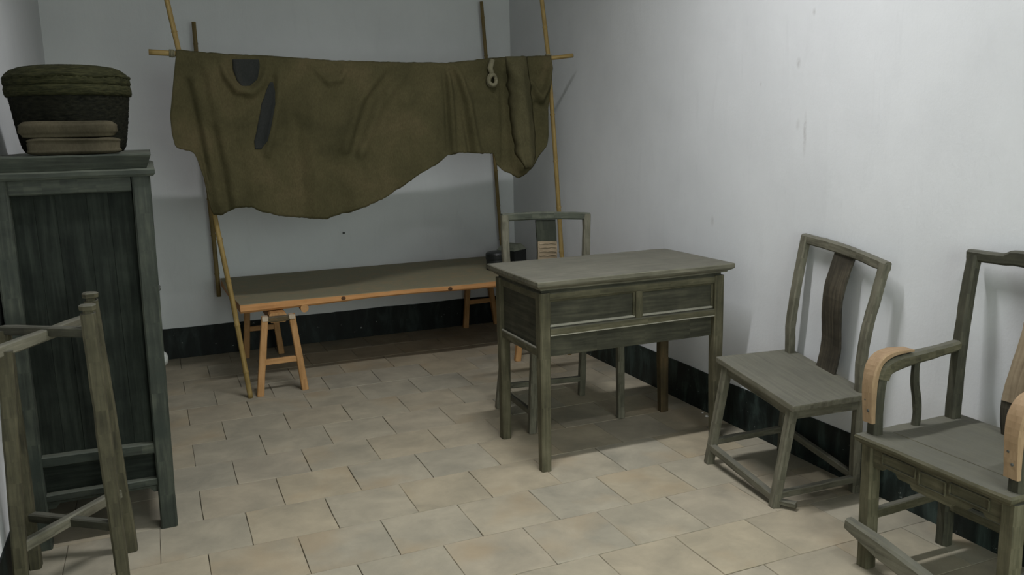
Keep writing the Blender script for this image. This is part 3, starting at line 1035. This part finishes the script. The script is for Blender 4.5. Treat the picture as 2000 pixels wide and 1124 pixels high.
def side_chair(label, tr, W, D, hs, ht, rec, dl, ov, fs, roll, mats, splat_mode):
    frame_m, seat_m, splat_m = mats
    c0 = tr(W / 2, D / 2, 0)
    ch = thing('side_chair', label, 'chair', (c0.x, c0.y, 0), 'splat back side chairs')
    ux = (tr(1, 0, 0) - tr(0, 0, 0)).normalized()
    vx = (tr(0, 1, 0) - tr(0, 0, 0)).normalized()
    wx = (tr(0, 0, 1) - tr(0, 0, 0)).normalized()
    wr = W * math.tan(roll)

    def gz(u):
        return u * math.tan(roll) + 0.002
    # seat
    bw = 0.012
    bot = [tr(-ov, fs - ov, hs - 0.028), tr(W + ov, fs - ov, hs - 0.028), tr(W + ov - bw, D + 0.035, hs - 0.028), tr(-ov + bw, D + 0.035, hs - 0.028)]
    top = [p + wx * 0.028 for p in bot]
    G().hexa(bot, top).build('seat', seat_m, ch, ux, bevel=0.006, jit=0.0015)
    # front legs
    for u in (0.0, W):
        G().beam([tr(u, 0, gz(u)), tr(u + (0.012 if u == 0 else -0.012), fs, hs - 0.028)], 0.038, 0.038, ux, 0.16).build('front_leg', frame_m, ch, wx)
    # rear legs running up into curved back posts
    for u, s in ((0.0, 1), (W, -1)):
        du = s * dl
        p = [tr(u, D + 0.03, gz(u)), tr(u + du * 0.5, D + 0.012, hs * 0.5), tr(u + du, D, hs), tr(u + du, D - 0.012, hs + 0.12), tr(u + du, D - 0.008, hs + 0.26), tr(u + du - s * 0.006, D + rec * 0.35, hs + 0.40), tr(u + du - s * 0.010, D + rec, ht - 0.01)]
        path = []
        for i in range(len(p) - 1):
            for k in range(4):
                t = k / 4
                a, b = p[max(i - 1, 0)], p[i]
                c_, d_ = p[i + 1], p[min(i + 2, len(p) - 1)]
                path.append(0.5 * ((2 * b) + (c_ - a) * t + (2 * a - 5 * b + 4 * c_ - d_) * t * t + (3 * b - a - 3 * c_ + d_) * t ** 3))
        path.append(p[-1])
        G().beam(path, [0.036, 0.036, 0.040, 0.040, 0.040], [0.036, 0.036, 0.034, 0.032, 0.032], ux, 0.16).build('back_post', frame_m, ch, wx)
    # top rail
    q = []
    for k in range(13):
        t = k / 12
        q.append(tr(dl - 0.026 + (W - 2 * dl + 0.052) * t, D + rec + 0.012 * math.sin(t * math.pi), ht - 0.022 + 0.006 * math.sin(t * math.pi)))
    G().beam(q, 0.032, [0.040, 0.042, 0.040], vx, 0.2).build('top_rail', frame_m if splat_mode == 'plain' else 'rail_green', ch, ux)
    # S-curved splat
    def splat_path(w0, w1, n=14):
        out = []
        for k in range(n + 1):
            t = k / n
            wv = w0 + (w1 - w0) * t
            f = (wv - hs) / (ht - 0.04 - hs)
            vv = D + 0.008 + rec * f * f + 0.018 * math.sin(f * 2 * math.pi + 0.4) * (1 - 0.3 * f)
            out.append(tr(W / 2, vv, wv))
        return out
    sw = 0.115 if splat_mode == 'plain' else 0.118
    if splat_mode == 'plain':
        G().beam(splat_path(hs - 0.01, ht - 0.04, 20), sw, 0.012, ux, 0.12).build('splat', splat_m, ch, wx)
    else:
        wm = hs + (ht - hs) * 0.74
        sp = G().beam(splat_path(hs - 0.01, ht - 0.04, 20), sw, 0.012, ux, 0.12).build('splat', splat_m, ch, wx)
        cp = G().beam([p - vx * 0.009 for p in splat_path(hs + 0.03, wm, 14)], sw * 0.97, 0.008, ux, 0.12)
        for k, p in enumerate(splat_path(hs + 0.045, wm - 0.012, 18)):
            q0 = p - vx * 0.014
            h = 0.42 * sw
            cp.beam([q0 - ux * h, q0 - ux * h * 0.4 + wx * 0.003, q0 + wx * 0.0, q0 + ux * h * 0.4 + wx * 0.003, q0 + ux * h], 0.006, 0.007, vx, 0.25)
        tag(cp.build('carved_panel', 'carved', sp, ux), 'pale ribbed lower part of the splat')
    # seat apron
    G().beam([tr(0.02, fs, hs - 0.05), tr(W - 0.02, fs, hs - 0.05)], 0.018, 0.042, vx, 0.1).build('apron', frame_m, ch, ux)
    for u in (0.008, W - 0.008):
        G().beam([tr(u, fs + 0.01, hs - 0.052), tr(u, D, hs - 0.052)], 0.018, 0.046, ux, 0.1).build('apron', frame_m, ch, vx)
    # stretchers
    if splat_mode == 'plain':
        G().beam([tr(-0.01, 0.004, 0.082), tr(W + 0.004, 0.004, 0.088)], 0.030, 0.034, vx, 0.14).build('stretcher', frame_m, ch, ux)
    G().beam([tr(0.0, 0.0, 0.105), tr(0.0, D + 0.02, 0.115)], 0.024, 0.030, ux, 0.14).build('stretcher', frame_m, ch, vx)
    if splat_mode == 'plain':
        G().beam([tr(W, 0.0, 0.105), tr(W, D + 0.02, 0.115)], 0.024, 0.030, ux, 0.14).build('stretcher', frame_m, ch, vx)
    G().beam([tr(0.0, D + 0.02, 0.125), tr(W, D + 0.02, 0.125)], 0.024, 0.030, vx, 0.14).build('stretcher', frame_m, ch, ux)
    return ch, ux, vx, wx


trm = frame_tr(-0.41, -3.169, 0.075, 0.113, 'x')
chm, ux, vx, wx = side_chair('dusty splat back side chair leaning sideways against the right wall', trm, 0.483, 0.36, 0.504, 1.043, 0.024, 0.015, 0.034, 0.043, 0.113, ('grey_wood', 'grey_wood', 'splat'), 'plain')
G().beam([trm(0.483, 0.01, 0.078), trm(0.545, 0.055, 0.086)], 0.024, 0.026, wx, 0.2, 4).build('loose_tenon', 'grey_wood', chm, ux)
trb = frame_tr(-0.972, -2.462, 0.0, 0.045, 'y')
side_chair('splat back side chair pushed in behind the drawer table', trb, 0.512, 0.415, 0.482, 1.075, 0.02, 0.02, 0.03, 0.02, 0.045, ('grey_wood', 'grey_wood', 'splat_green'), 'carved')

# ------------------------------------------------------------------ armchair
ac = thing('armchair', 'old wooden armchair with pale repaired arms at the right edge', 'armchair', (-0.29, -4.42, 0))
ax0, ax1, ay0, ay1, az = -0.530, -0.055, -4.700, -4.130, 0.478


def ring_xy(d, z):
    n = 10
    x0, x1, y0, y1 = ax0 + d, ax1 - d, ay0 + d, ay1 - d
    p = []
    for k in range(n):
        p.append(V((x0 + (x1 - x0) * k / n, y0, z)))
    for k in range(n):
        p.append(V((x1, y0 + (y1 - y0) * k / n, z)))
    for k in range(n):
        p.append(V((x1 + (x0 - x1) * k / n, y1, z)))
    for k in range(n):
        p.append(V((x0, y1 + (y0 - y1) * k / n, z)))
    return p


loft(G(), [ring_xy(0.016, 0.446), ring_xy(0.010, 0.452), ring_xy(0.002, 0.460), ring_xy(0.0, 0.470), ring_xy(0.004, 0.478)]).build('seat', 'olive', ac, (0, 1, 0), jit=0.0025)
G().box((ax0 + 0.12, ay0 + 0.05, 0.474), (ax1 - 0.05, ay1 - 0.05, 0.480)).build('seat_panel', 'olive', ac, (0, 1, 0), bevel=0.002)
fx, bx_ = -0.478, -0.105
yl, yr = -4.158, -4.672
yls = {0: yl, 1: yr}
for s in (0, 1):
    y = yls[s]
    G().beam([(fx + 0.004, y, 0.0), (fx, y, 0.448)], 0.048, 0.048, (1, 0, 0), 0.12).build('front_leg', 'olive', ac, (0, 0, 1))
    # rear leg and back post, reclining to the wall
    pth = bez((bx_, y, 0.0), (bx_, y, 0.35), (bx_ - 0.02, y, 0.70), (-0.058, y + (0.0), 1.05), 24)
    G().beam(pth, [0.046, 0.044, 0.042, 0.040], [0.046, 0.044, 0.040, 0.036], (0, 1, 0), 0.18).build('back_post', 'olive_dark', ac, (0, 0, 1))
    # arm: rises from the front post, bends back and runs to the post
    post = G().beam([(fx + 0.010, y, 0.472), (fx + 0.008, y, 0.55), (fx + 0.014, y, 0.63), (fx + 0.030, y, 0.70)], [0.046, 0.042, 0.040, 0.036], [0.040, 0.038, 0.036, 0.034], (0, 1, 0), 0.2).build('arm_post', 'olive_dark', ac, (0, 0, 1))
    arm = G().beam(bez((fx + 0.022, y, 0.665), (fx + 0.040, y, 0.735), (fx + 0.10, y, 0.705), (-0.098, y, 0.742), 16), [0.042, 0.046, 0.042, 0.036], [0.05, 0.052, 0.042, 0.034], (0, 1, 0), 0.22).build('arm', 'olive', ac, (1, 0, 0))
    rp = G().beam(bez((fx - 0.019, y, 0.522), (fx - 0.030, y, 0.71), (fx - 0.040, y, 0.768), (fx + 0.140, y, 0.752), 18), [0.046, 0.052, 0.054, 0.050], [0.016, 0.026, 0.024, 0.008], (0, 1, 0), 0.2).build('repair_piece', 'repair', ac, (0, 0, 1))
    tag(rp, 'pale bare wood repair on the arm')
    for zz, yy in ((0.565, -0.006), (0.60, 0.008)):
        gg = G().lathe((0, 0, 0), [(0.0045, -0.004), (0.0045, 0.002), (0.003, 0.003)], 10)
        for p in gg.v:
            p.x, p.y, p.z = fx - 0.031 - p.z, y + yy + p.x, zz + p.y
        gg.build('nail_head', 'iron', rp)
    G().beam(bez((-0.285, y, 0.476), (-0.265, y, 0.56), (-0.315, y, 0.60), (-0.298, y, 0.708), 16), [0.026, 0.028, 0.024], [0.026, 0.028, 0.024], (0, 1, 0), 0.25).build('arm_spindle', 'olive_dark', ac, (0, 0, 1))
    G().beam([(fx, y, 0.188), (bx_, y, 0.20)], 0.026, 0.034, (0, 1, 0), 0.14).build('side_stretcher', 'olive', ac)
    G().beam([(fx, y, 0.418), (bx_, y, 0.418)], 0.016, 0.06, (0, 1, 0), 0.1).build('side_apron', 'olive', ac)
# top rail with a raised middle
n = 24
q = []
hh = []
for k in range(n + 1):
    t = k / n
    rise = 0.5 * (1 + math.tanh((0.23 - abs(t - 0.5)) * 40))
    q.append(V((-0.056, yl + 0.022 + (yr - yl - 0.044) * t, 1.048 + 0.010 * rise)))
    hh.append(0.038 + 0.014 * rise)
G().beam(q, 0.032, hh, (1, 0, 0), 0.22).build('top_rail', 'olive_dark', ac, (0, 1, 0))
ym = (yl + yr) / 2
sp_path = []
for k in range(23):
    t = k / 22
    z = 0.474 + (1.035 - 0.474) * t
    sp_path.append(V((-0.098 + 0.04 * t * t - 0.028 * math.sin(t * 2 * math.pi + 0.3), ym, z)))
spl = G().beam(sp_path, [0.135, 0.125, 0.12, 0.13], 0.013, (0, 1, 0), 0.12).build('splat', 'splat', ac, (0, 0, 1))
pp = [p + V((-0.0085, 0, 0)) for p in sp_path[5:16]]
tag(G().beam(pp, 0.118, 0.006, (0, 1, 0), 0.12).build('splat_panel', 'carved', spl, (0, 0, 1)), 'worn pale middle of the splat')
# front apron with stepped lower edge
prof = [(0, 0), (0.04, 0), (0.055, 0.012), (0.09, 0.012), (0.105, -0.004), (0.15, -0.004), (0.16, -0.018), (0.30, -0.018), (0.31, -0.004), (0.355, -0.004), (0.37, 0.012), (0.405, 0.012), (0.42, 0), (0.466, 0)]
zb = 0.372
pts = [V((fx - 0.014, yl - 0.022 - u * (abs(yr - yl) - 0.044) / 0.466, zb + dz)) for u, dz in prof]
pts += [V((fx - 0.014, yr + 0.022, 0.448)), V((fx - 0.014, yl - 0.022, 0.448))]
ap = G().prism(pts, (0.016, 0, 0)).build('front_apron', 'olive', ac, (0, 1, 0), jit=0.001)
for u0, u1, z0, z1 in ((0.04, 0.17, 0.395, 0.43), (0.185, 0.28, 0.382, 0.425), (0.295, 0.425, 0.395, 0.43)):
    sc_ = (abs(yr - yl) - 0.044) / 0.466
    ya, yb = yl - 0.022 - u0 * sc_, yl - 0.022 - u1 * sc_
    for p0, p1 in (((ya, z0), (yb, z0)), ((ya, z1), (yb, z1)), ((ya, z0), (ya, z1)), ((yb, z0), (yb, z1))):
        G().beam([(fx - 0.016, p0[0], p0[1]), (fx - 0.016, p1[0], p1[1])], 0.006, 0.006, (1, 0, 0), 0.25, 4, 0.0004).build('carved_fillet', 'olive', ap, (0, 1, 0))
G().beam([(-0.518, -4.112, 0.146), (-0.514, -4.25, 0.118), (-0.506, -4.50, 0.068), (-0.500, -4.70, 0.030)], [0.034, 0.042, 0.044, 0.040], [0.044, 0.070, 0.070, 0.050], (1, 0, 0), 0.2).build('foot_rail', 'grey_wood', ac, (0, 1, 0))
G().beam([(bx_, yl, 0.155), (bx_, yr, 0.155)], 0.026, 0.034, (1, 0, 0), 0.14).build('back_stretcher', 'olive', ac, (0, 1, 0))

# ------------------------------------------------------------------ cabinet
cb = thing('wardrobe_cabinet', 'tall dark green lacquered cabinet with panelled side on the left', 'cabinet', (-2.9, -2.2, 0))
cx0, cx1, cy0, cy1 = -3.150, -2.650, -2.790, -1.620
PW = 0.062
for sx in (0, 1):
    for sy in (0, 1):
        xb = cx0 + PW / 2 if sx == 0 else cx1 - PW / 2
        xt = xb + (0.006 if sx == 0 else 0.024)
        yb = cy0 + PW / 2 if sy == 0 else cy1 - PW / 2
        G().beam([(xb, yb, 0), (xt, yb, 1.372)], PW, PW, (1, 0, 0), 0.1, 10).build('post', 'cabinet', cb, (0, 0, 1))
# sides (facing the room and the back wall)
for sy, yv in ((0, cy0 + 0.030), (1, cy1 - 0.030)):
    s = 1 if sy == 0 else -1
    xl, xr = cx0 + PW - 0.005, cx1 - PW + 0.020
    G().beam([(xl, yv, 1.345), (xr, yv, 1.345)], 0.044, 0.056, (0, 1, 0), 0.1).build('side_top_rail', 'cabinet', cb)
    G().beam([(xl, yv - s * 0.004, 0.338), (xr, yv - s * 0.004, 0.330)], 0.036, 0.042, (0, 1, 0), 0.14).build('side_rail', 'cabinet', cb)
    G().beam([(xl, yv - s * 0.004, 0.196), (xr, yv - s * 0.004, 0.194)], 0.040, 0.030, (0, 1, 0), 0.14).build('side_rail', 'cabinet', cb)
    # vertical boards of the panel
    xs = [xl + 0.002]
    for f in (0.2, 0.37, 0.62, 0.8, 1.0):
        xs.append(xl + (xr - xl) * f)
    for k in range(5):
        yy = yv + s * (0.016 + 0.0015 * (k % 2))
        G().box((xs[k] + 0.0003, yy - 0.007, 0.352), (xs[k + 1] - 0.0003, yy + 0.007, 1.325)).build('panel_board', 'cab_panel', cb, (0, 0, 1), bevel=0.0006)
    G().box((xl, yv + s * 0.012 - 0.006, 0.208), (xr, yv + s * 0.012 + 0.006, 0.322)).build('lower_panel', 'cab_panel', cb, (1, 0, 0), bevel=0.002)
    # shaped bracket under the lowest rail
    pr = [(xl, 0.184), (xr, 0.184), (xr, 0.150), (xr - 0.03, 0.150), (xr - 0.045, 0.168), (xl + 0.045, 0.168), (xl + 0.03, 0.150), (xl, 0.150)]
    G().prism([V((x, yv - 0.008, z)) for x, z in pr], (0, 0.016, 0)).build('bracket', 'cabinet', cb)
# front with two doors, back boards
fxv = cx1 - 0.022
yA, yB = cy0 + PW, cy1 - PW
G().beam([(fxv + 0.022, yA, 1.345), (fxv + 0.022, yB, 1.345)], 0.044, 0.056, (1, 0, 0), 0.1).build('front_top_rail', 'cabinet', cb, (0, 1, 0))
G().beam([(fxv, yA, 0.335), (fxv, yB, 0.335)], 0.040, 0.042, (1, 0, 0), 0.14).build('front_rail', 'cabinet', cb, (0, 1, 0))
G().beam([(fxv, yA, 0.195), (fxv, yB, 0.195)], 0.040, 0.030, (1, 0, 0), 0.14).build('front_rail', 'cabinet', cb, (0, 1, 0))
G().box((fxv - 0.012, yA, 0.208), (fxv, yB, 0.318)).build('lower_panel', 'cab_panel', cb, (0, 1, 0), bevel=0.002)
ymid = (yA + yB) / 2


def dx(z):
    return fxv + 0.020 * (z - 0.35) / 1.0


for k, (a, b) in enumerate(((yA + 0.004, ymid - 0.003), (ymid + 0.003, yB - 0.004))):
    g = G().hexa([V((dx(0.365) - 0.012, a, 0.362)), V((dx(0.365) - 0.002, a, 0.362)), V((dx(0.365) - 0.002, b, 0.362)), V((dx(0.365) - 0.012, b, 0.362))],
                 [V((dx(1.31) - 0.012, a, 1.312)), V((dx(1.31) - 0.002, a, 1.312)), V((dx(1.31) - 0.002, b, 1.312)), V((dx(1.31) - 0.012, b, 1.312))])
    dr = g.build('door', 'cab_panel', cb, (0, 0, 1))
    for (p0, p1) in (((a + 0.025, 0.365), (a + 0.025, 1.31)), ((b - 0.025, 0.365), (b - 0.025, 1.31)), ((a + 0.05, 0.39), (b - 0.05, 0.39)), ((a + 0.05, 0.86), (b - 0.05, 0.86)), ((a + 0.05, 1.285), (b - 0.05, 1.285))):
        hor = p0[1] == p1[1]
        G().beam([(dx(p0[1]), p0[0], p0[1]), (dx(p1[1]), p1[0], p1[1])], 0.02, 0.05, (1, 0, 0), 0.1).build('door_frame', 'cabinet', dr, (0, 1, 0) if hor else (0, 0, 1))
    yk = b - 0.03 if k == 0 else a + 0.03
    gg = G().lathe((0, 0, 0), [(0.022, 0.0), (0.022, 0.004), (0.006, 0.005), (0.006, 0.012), (0.010, 0.017), (0.006, 0.023), (0.002, 0.025)], 16)
    for p in gg.v:
        p.x, p.y, p.z = dx(0.86) + 0.009 + p.z, yk + p.x, 0.86 + p.y
    gg.build('door_pull', 'iron', dr)
    for zz in (0.55, 1.12):
        G().beam([(dx(zz) + 0.010, (a if k == 0 else b), zz - 0.03), (dx(zz) + 0.010, (a if k == 0 else b), zz + 0.03)], 0.014, 0.014, (1, 0, 0), 0.3, 4).build('hinge', 'iron', dr)
gg = G().lathe((0, 0, 0), [(0.010, 0.0), (0.012, 0.008), (0.020, 0.016), (0.021, 0.024), (0.014, 0.034), (0.004, 0.037)], 18)
for p in gg.v:
    p.x, p.y, p.z = fxv + 0.004 + p.z * 1.15, -2.30 + p.x * 1.7, 0.563 + p.y * 1.5
tag(gg.build('knob', 'porcelain', cb, smooth=True), 'pale rounded knob on the cabinet front')
for k in range(4):
    a = yA + (yB - yA) * k / 4
    b = yA + (yB - yA) * (k + 1) / 4
    G().box((cx0 + 0.010, a + 0.001, 0.20), (cx0 + 0.024, b - 0.001, 1.33)).build('back_board', 'cab_panel', cb, (0, 0, 1), bevel=0.002)
G().box((cx0 + 0.03, yA - 0.02, 0.335), (fxv - 0.02, yB + 0.02, 0.355)).build('bottom_board', 'cab_panel', cb, (0, 1, 0))
# cornice and moulding
g = G()


def cab_ring(dx0, dx1, dy, z):
    x0, x1, y0, y1 = cx0 - 0.004, cx1 + dx1, cy0 - dy, cy1 + dy
    p = []
    for k in range(10):
        p.append(V((x0 + (x1 - x0) * k / 10, y0, z)))
    for k in range(14):
        p.append(V((x1, y0 + (y1 - y0) * k / 14, z)))
    for k in range(10):
        p.append(V((x1 + (x0 - x1) * k / 10, y1, z)))
    for k in range(14):
        p.append(V((x0, y1 + (y0 - y1) * k / 14, z)))
    return p


loft(G(), [cab_ring(0, 0.036, 0.012, 1.371), cab_ring(0, 0.043, 0.016, 1.380), cab_ring(0, 0.043, 0.016, 1.394), cab_ring(0, 0.030, 0.008, 1.400)]).build('moulding', 'cabinet', cb, (1, 0, 0), jit=0.002)
loft(G(), [cab_ring(0, 0.016, 0.004, 1.400), cab_ring(0, 0.024, 0.014, 1.420), cab_ring(0, 0.034, 0.026, 1.447), cab_ring(0, 0.032, 0.024, 1.453)]).build('cornice', 'cabinet', cb, (1, 0, 0), jit=0.002)

# ------------------------------------------------------------------ basket and folded sacking on the cabinet
BZ = 1.4545
bk = thing('wicker_basket', 'dark lidded wicker basket on top of the cabinet', 'basket', (-2.882, -2.44, BZ))
SEG = 144


def weave(a, z):
    k = round(a / (2 * math.pi) * 36)
    return 0.0030 * math.cos(a * 36) * (1 if int(z / 0.011) % 2 == 0 else -1) + 0.004 * noise.noise(V((math.cos(a) * 3, math.sin(a) * 3, z * 6)))


prof = [(0.01, 0.0), (0.15, 0.0), (0.168, 0.006), (0.178, 0.022)]
for k in range(24):
    t = k / 23
    prof.append((0.180 + 0.028 * t ** 0.8, 0.03 + 0.185 * t))
G().lathe((-2.882, -2.44, BZ), prof, SEG, weave).build('basket_body', 'wicker', bk, smooth=True)
lid = [(0.198, 0.212), (0.214, 0.214), (0.218, 0.224), (0.219, 0.240), (0.216, 0.252)]


def rim_fn(a, z):
    return 0.003 * math.cos(a * 58 + z * 300) + 0.005 * noise.noise(V((math.cos(a) * 4, math.sin(a) * 4, z * 9)))


G().lathe((-2.882, -2.44, BZ), lid, SEG, rim_fn).build('rim_band', 'wicker_rim', bk, smooth=True)
lid2 = [(0.215, 0.252), (0.219, 0.262), (0.217, 0.282), (0.208, 0.298), (0.19, 0.312), (0.165, 0.322), (0.12, 0.329), (0.06, 0.332), (0.01, 0.333)]
G().lathe((-2.882, -2.44, BZ), lid2, SEG, rim_fn).build('lid', 'wicker_rim', bk, smooth=True)
ring = []
for a in range(49):
    an = a / 48 * 2 * math.pi
    ring.append(V((-2.882 + 0.214 * math.cos(an), -2.44 + 0.214 * math.sin(an), BZ + 0.285 + 0.003 * math.sin(an * 7))))
G().tube(ring, 0.0075, 8).build('lid_hoop', 'wicker_rim', bk, smooth=True)


def sack(label, x0, x1, y0, y1, z0, z1, seed):
    nu, nv = 56, 26
    vs = []
    cx, cy, cz = (x0 + x1) / 2, (y0 + y1) / 2, (z0 + z1) / 2
    hx, hy, hz = (x1 - x0) / 2, (y1 - y0) / 2, (z1 - z0) / 2
    for j in range(nv):
        ph = -math.pi / 2 + math.pi * j / (nv - 1)
        for i in range(nu):
            th = 2 * math.pi * i / nu

            def sp(x, e):
                return math.copysign(abs(x) ** e, x)
            x = sp(math.cos(ph), 0.18) * sp(math.cos(th), 0.25)
            y = sp(math.cos(ph), 0.18) * sp(math.sin(th), 0.25)
            z = sp(math.sin(ph), 0.45)
            p = V((cx + x * hx, cy + y * hy, cz + z * hz))
            side = abs(math.cos(ph))
            dsp = (0.004 * math.sin(z * 9 + seed) + 0.006 * noise.noise(V((p.x * 9 + seed, p.y * 9, p.z * 34)))) * side
            out = V((x, y, 0))
            if out.length > 0:
                p += out.normalized() * dsp
            if 0 < j < nv - 1 and z > 0.2:
                p.z += 0.006 * noise.noise(V((p.x * 11, p.y * 11, seed)))
            p.z = max(p.z, z0)
            vs.append(p)
    fs = []
    for j in range(nv - 1):
        for i in range(nu):
            k = (i + 1) % nu
            fs.append((j * nu + i, j * nu + k, j * nu + nu + k, j * nu + nu + i))
    fs += [tuple(range(nu - 1, -1, -1)), tuple((nv - 1) * nu + i for i in range(nu))]
    o = G().add(vs, fs).build('folded_sack', 'sack', None, (1, 0, 0), smooth=True, base=(cx, cy, z0))
    return tag(o, label, 'sack', 'folded sacks on the cabinet')


sack('lower folded brown sack lying on the cabinet top in front of basket', -3.012, -2.712, -2.795, -2.668, 1.4545, 1.5125, 1.0)
sack('upper folded brown sack resting on another sack before the basket', -3.030, -2.722, -2.790, -2.668, 1.5140, 1.572, 4.0)

# ------------------------------------------------------------------ basin stand in the left foreground
st = thing('basin_stand', 'old wooden basin stand with crossed rails in the left foreground', 'stand', (-2.98, -3.07, 0))
LEG = {'nr': ((-2.829, -3.235), (-2.847, -3.200), 0.958), 'fr': ((-2.814, -2.925), (-2.852, -2.965), 0.958), 'nl': ((-3.135, -3.200), (-3.092, -3.190), 0.862), 'fl': ((-3.130, -2.915), (-3.126, -2.955), 0.885)}
for k, (f, t, h) in LEG.items():
    lg = G().beam([(f[0], f[1], 0), (t[0], t[1], h)], [0.042, 0.046], [0.040, 0.042], (1, 0, 0), 0.16, 12, 0.002).build('leg', 'stand', st, (0, 0, 1))
    q = V((t[0], t[1], h))
    if k in ('nl', 'fl'):
        continue
    G().beam([q + V((0, 0, -0.002)), q + V((0, 0, 0.010)), q + V((0, 0, 0.012)), q + V((0, 0, 0.026)), q + V((0, 0, 0.030))], [0.030, 0.030, 0.05, 0.052, 0.040], [0.030, 0.030, 0.046, 0.048, 0.036], (1, 0, 0), 0.25).build('finial', 'stand', lg, (1, 0, 0))


def leg_at(k, z):
    f, t, h = LEG[k]
    return V((f[0] + (t[0] - f[0]) * z / h, f[1] + (t[1] - f[1]) * z / h, z))


for z, dz in ((0.895, 0.0), (0.235, 0.0)):
    a, b = leg_at('nl', z - 0.030), leg_at('fr', z + 0.004)
    a = a + (a - b).normalized() * (0.06 if z > 0.5 else 0.0)
    G().beam([a, b], 0.030, 0.038, (0.6, -0.8, 0), 0.16).build('cross_rail', 'grey_wood', st, b - a)
    a, b = leg_at('fl', z - (0.012 if z > 0.5 else 0.036)), leg_at('nr', z + 0.0)
    G().beam([a, b], 0.028, 0.032, (0.6, 0.8, 0), 0.16).build('cross_rail', 'olive_dark', st, b - a)

# a nail in the back wall above the bed
gg = G().lathe((0, 0, 0), [(0.004, 0), (0.004, 0.012), (0.009, 0.013), (0.008, 0.017), (0.002, 0.018)], 10)
for p in gg.v:
    p.x, p.y, p.z = -1.362 + p.x, -p.z, 0.797 + p.y
tag(gg.build('wall_nail', 'iron', base=(-1.362, 0, 0.797)), 'small dark nail in the back wall above the bed', 'nail')

# crumbs of fallen plaster at the foot of the right wall
for label, (cx_, cy_), sz in (('larger white plaster crumb on the floor beside the right skirting', (-0.045, -2.644), 0.012), ('smaller white plaster crumb nearest the right skirting', (-0.030, -2.587), 0.008)):
    g = G()
    n = 7
    lo_, hi_ = [], []
    for k in range(n):
        a = 2 * math.pi * k / n
        r = sz * (0.75 + 0.35 * noise.noise(V((k * 1.7, cx_ * 9, 0))))
        lo_.append(V((cx_ + r * math.cos(a), cy_ + r * 0.8 * math.sin(a), 0.0)))
        hi_.append(V((cx_ + r * 0.6 * math.cos(a), cy_ + r * 0.5 * math.sin(a), sz * 0.5)))
    loft(g, [lo_, hi_])
    tag(g.build('plaster_crumb', 'plaster_bit', base=(cx_, cy_, 0)), label, 'crumb', 'plaster crumbs on the floor')
